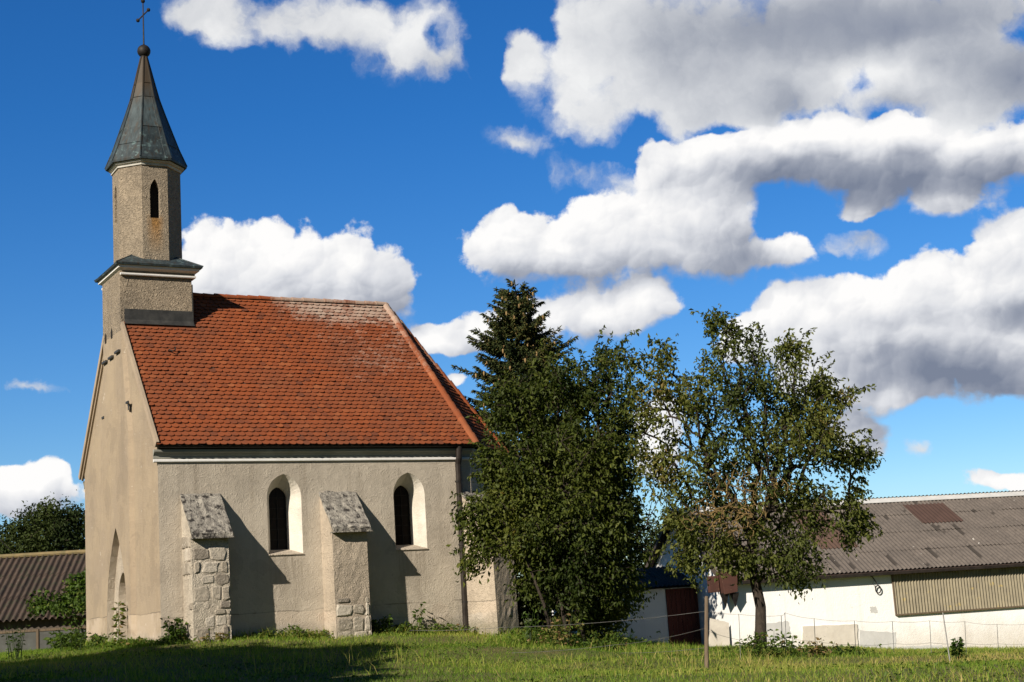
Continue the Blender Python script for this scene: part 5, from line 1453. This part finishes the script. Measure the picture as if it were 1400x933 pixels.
# ---- meadow grass
fp0 = foot(965, 30.0)
rs = np.random.default_rng(77)
def grass_patch(n, d0, d1, hlo, hhi, wd, margin=7.0, sel=None):
    d = np.sqrt(rs.random(n)*(d1**2-d0**2)+d0**2); l = (rs.random(n)*2-1)*(d*0.36+margin)
    x, y = from_ld(l, d)
    ok = ~((x > -0.03) & (x < BX+.05) & (y > -0.03) & (y < WID+.05))
    if sel is not None: ok &= sel(x, y, l, d)
    x, y, l, d = x[ok], y[ok], l[ok], d[ok]; n = len(x)
    z = np.concatenate([zg(x[i:i+40000], y[i:i+40000]) for i in range(0, n, 40000)])
    pat = np.zeros(n)
    for k in range(7):
        a = rs.random()*6.28; f = 0.35*1.6**k; pat += np.sin((x*math.cos(a)+y*math.sin(a))*f+rs.random()*6.28)/(1+.45*k)
    h = hlo+(hhi-hlo)*rs.random(n)**1.5; h *= (1+0.35*np.clip(pat*.5,-1,1))
    an = rs.random(n)*6.283; ca, sa = np.cos(an), np.sin(an); be = h*rs.normal(0,.5,n); bf_ = h*rs.normal(0,.5,n)
    b = np.stack([x,y,z-.015],-1); s = np.stack([ca,sa,0*ca],-1)*wd*(0.6+.8*rs.random(n))[:,None]
    mid = b+np.stack([be*.35,bf_*.35,h*.6],-1); tip = b+np.stack([be,bf_,h],-1)
    V = np.stack([b-s,b+s,mid+s*.8,mid-s*.8,tip],1).reshape(-1,3); i = np.arange(n)*5
    F = np.concatenate([np.stack([i,i+1,i+2],-1),np.stack([i,i+2,i+3],-1),np.stack([i+3,i+2,i+4],-1)])
    dry = np.clip((l+3)/9,0,1)*0.36*np.exp(-((d-31)/4.5)**2)
    T = np.clip(0.40+pat*.15+rs.normal(0,.13,n)+dry+(rs.random(n) < .05)*.3,0,1)
    return V, F, np.repeat(T,5)
parts_ = [grass_patch(420000, 16, 62, 0.035, 0.13, 0.006),
          grass_patch(70000, 30, 50, 0.05, 0.26, 0.007, sel=lambda x,y,l,d: (np.sin(x*1.9+1)+np.sin(y*2.3)+np.sin((x+y)*.9) > 0.9))]
parts_.append(grass_patch(160000, 36, 52, 0.10, 0.34, 0.007, sel=lambda x,y,l,d: ((np.abs(y+0.25) < 0.35) & (x > -0.8) & (x < BX+.4)) | ((np.abs(x+.25) < .35) & (y > -.5) & (y < WID+.5)) | (np.hypot(x-cb_.x,y-cb_.y) < 2.2)))
parts_.append(grass_patch(60000, 34, 39, 0.10, 0.36, 0.007, sel=lambda x,y,l,d: np.hypot(x-ab.x,y-ab.y) < 1.0))
n0 = sum(len(p[0]) for p in parts_)
V, F, T = grass_patch(9000, 24, 46, 0.18, 0.50, 0.004, sel=lambda x,y,l,d: (np.sin(x*.8+.5)+np.sin(y*1.1)+np.sin((x-y)*.55+2) > 1.0) | (np.hypot(x-fp0.x,y-fp0.y) < .7) | (np.hypot(x-ab.x,y-ab.y) < 1.3))
parts_.append((V, F, np.clip(T*0+0.80+rs.normal(0,.12,len(T)//5).repeat(5),0,1)))
Vs = []; Fs = []; Ts = []; k = 0
for V, F, T in parts_: Vs.append(V); Fs.append(F+k); Ts.append(T); k += len(V)
gr = np_mesh('grass', np.concatenate(Vs), np.concatenate(Fs), M['grass'], tint=np.concatenate(Ts)); gr['kind'] = 'stuff'
n = 26000
d = np.sqrt(rs.random(n)*(48**2-17**2)+17**2); l = (rs.random(n)*2-1)*(d*.36+2); x, y = from_ld(l, d)
wgt = np.sin(x*1.1+2)+np.sin(y*1.3+x*.4)+np.sin((x-y)*.7)
ok = ~((x > -.03)&(x < BX)&(y > -.03)&(y < WID)) & (wgt > 0.2); x, y = x[ok], y[ok]; z = zg(x, y)
C = np.stack([x,y,z+rs.random(len(x))*.06],-1); X = rs.normal(size=(len(x),3)); X[:,2] = np.abs(X[:,2])*.5
gc = leaf_cloud(rs, C, X, 0.06, wr=.6, name='ground_cover', mat=M['weed'], tint=.45+rs.normal(0,.2,len(x))); gc['kind'] = 'stuff'

# broad leaved undergrowth crowding the foot of the walls and tree stems
def band(n, f, h):
    x, y = f(n); z = zg(x, y); hh = h*rs.random(n)**1.3*(0.55+0.45*np.sin(x*2.1+y*1.3)+0.25*np.sin(x*5.3+1))
    return np.stack([x, y, z+np.maximum(hh, 0.0)], -1)
P = [band(6500, lambda n: (rs.uniform(-0.5,10.4,n), -0.05-np.abs(rs.normal(0,.28,n))), 0.34),
     band(2600, lambda n: (-0.15-np.abs(rs.normal(0,.26,n)), rs.uniform(-0.3,8.6,n)), 0.28),
     band(3200, lambda n: (cb_.x+rs.normal(0,.9,n), cb_.y-0.3+rs.normal(0,.7,n)), 0.42),
     band(1500, lambda n: (ab.x+rs.normal(0,.45,n), ab.y+rs.normal(0,.4,n)), 0.34)]
_fx = foot(1270, 41.0); _fy = foot(1090, 39.5)
tt_ = rs.random(5200)
lx = _fy.x+(_fx.x-_fy.x)*(tt_*1.7-0.2)+rs.normal(0,.5,5200); ly = _fy.y+(_fx.y-_fy.y)*(tt_*1.7-0.2)+rs.normal(0,.5,5200)
P.append(band(5200, lambda n: (lx, ly), 0.20))
C = np.concatenate(P); C = C[~((C[:,0] > -.02)&(C[:,0] < BX)&(C[:,1] > -.02)&(C[:,1] < WID))]
C = C[~(((np.abs(C[:,0]-1.15) < .56)|(np.abs(C[:,0]-5.23) < .56)) & (C[:,1] > -.92) & (C[:,1] < 0.1))]
X = rs.normal(size=(len(C),3)); X[:,2] = rs.normal(0.1,.4,len(C))
und = leaf_cloud(rs, C, X, 0.085, wr=.6, name='undergrowth', mat=M['weed'], tint=.50+rs.normal(0,.2,len(C))+0.2*np.sin(C[:,0]*1.7)); und['kind'] = 'stuff'

# ================================================================== wire fence
fp = foot(965, 30.0)
fence = thing('wire_fence', tuple(fp), 'thin wire fence with one grey wooden post and slender stakes', 'fence')
q = MB(); pt_ = at(966, 816, 30.0)-fp
q.tube([Vector((0,0,-.2)), pt_*0.5+Vector((.006,0,0)), pt_], [0.048,0.045,0.042], 8); q.build('wooden_post', M['wood'], fence, bevel=0.008)
stakes = [(1010,840,36,888),(1068,842,38,890),(1073,838,37.5,885),(1113,846,38.5,892),(1168,849,39,892),(1220,850,39.5,890),(1271,849,39.5,890),(1319,850,40,889),(1363,854,40,888),(1420,852,40,888)]
tops = []
for u, v, d, vb in stakes:
    p0 = foot(u+2, d); p1 = at(u, v, d); m_ = MB(); m_.tube([p0-fp-Vector((0,0,.2)), p1-fp], 0.008, 5); m_.build('stake', M['wire'], fence); tops.append((p0, p1))
p0 = foot(1300, 32); p1 = at(1289, 838, 32); m_ = MB(); m_.tube([p0-fp-Vector((0,0,.2)), p1-fp], 0.014, 5); m_.build('stake', M['wire'], fence)
def sagged(a, b, s=0.05, n=8): return [a.lerp(b, i/n)-Vector((0,0,s*4*(i/n)*(1-i/n))) for i in range(n+1)]
def wire(a, b, s=0.05, r_=0.0035):
    m_ = MB(); m_.tube([p-fp for p in sagged(a, b, s)], r_, 4, cap=False); m_.build('wire', M['wire'], fence)
for (a0_, a1_), (b0_, b1_) in zip(tops[:-1], tops[1:]):
    wire(a1_, b1_, .03); wire(a0_.lerp(a1_,.42), b0_.lerp(b1_,.42), .03)
wire(at(965,836,30.0), tops[0][1], .02); wire(at(965,862,30.0), tops[0][0].lerp(tops[0][1],.42), .02)
wire(at(690,858,34), at(965,836,30.0), .06, .0042); wire(at(560,862,36), at(690,858,34), .03, .0042)
wire(at(840,882,34), at(965,859,30.0), .05, .0042); wire(at(700,893,35), at(840,882,34), .03, .0042); wire(at(850,893,33.5), at(965,886,30.0), .03, .0042)

# overhead lines beyond the shed
def cable(a, b, label, s=.2):
    m_ = MB(); m_.tube(sagged(a, b, s, 12), 0.016, 4); tag(m_.build('overhead_cable', M['iron'], fix=False), label, 'cable')
cable(at(-60,665,64), shI @ Vector((-1.2,SD-.1,SRH-.35)), 'thin dark cable running down from the left edge to the shed roof')
cable(shI @ Vector((2.3,1.6,SRH-1.5)), Vector((0.4,WID+.02,5.0)), 'thin pale cable rising from the shed roof to the church wall')

# ================================================================== trees outside the picture that throw the shade in front
rs = np.random.default_rng(90); first = None
spots = [(-14.4,22.8,1.0),(-19.5,23.8,1.0),(-24.5,23.5,1.0),(-15.6,17.5,1.1),(-21.5,18.5,1.0),(-29.5,26.0,1.1),(-13.9,11.5,1.05)]
labs = ['lime tree nearest the church in the row casting the shade','second lime tree of the shading row','third lime tree of the shading row','lime tree set behind the first of the row','lime tree set behind the second of the row','last lime tree of the shading row','lime tree close to the camera side']
for k, (l, d, s) in enumerate(spots):
    x, y = from_ld(l, d); b = Vector((float(x), float(y), z1(x, y)))
    if first is None:
        u0 = 700+l/d*FPX; cz = lambda h: 466.5 - 0  # crown given in metres below
        t = thing('lime_tree', tuple(b), labs[0], 'tree', 'trees outside the picture shading the meadow')
        c = _sphere(rs, 420)*np.array([2.7,2.7,3.9])+np.array([0,0,5.4])
        A, par = skeleton([[0,0,-.2],[0,0,.9],[0,.05,1.8],[.05,0,2.7],[0,0,3.8]], c)
        o, cnt, rad = limb_mesh(A, par, 'trunk', M['bark'], t, r_tip=.011)
        C, X = leaves_on(rs, A, par, cnt, 40, .30, .2, .4, 8)
        leaf_cloud(rs, C, X, 0.40, wr=.8, name='crown', mat=M['leaf_far'], parent=t, tint=.5+rs.normal(0,.2,len(C)))
        first = t; t.scale = (1.2,1.2,1.2)
    else:
        t = first.copy(); COL.objects.link(t); t.location = b; t['label'] = labs[k]; t.scale = (s*1.2, s*1.2, s*1.2); t.rotation_euler.z = k*1.7
        for chd in list(first.children):
            c2_ = chd.copy(); COL.objects.link(c2_); c2_.parent = t
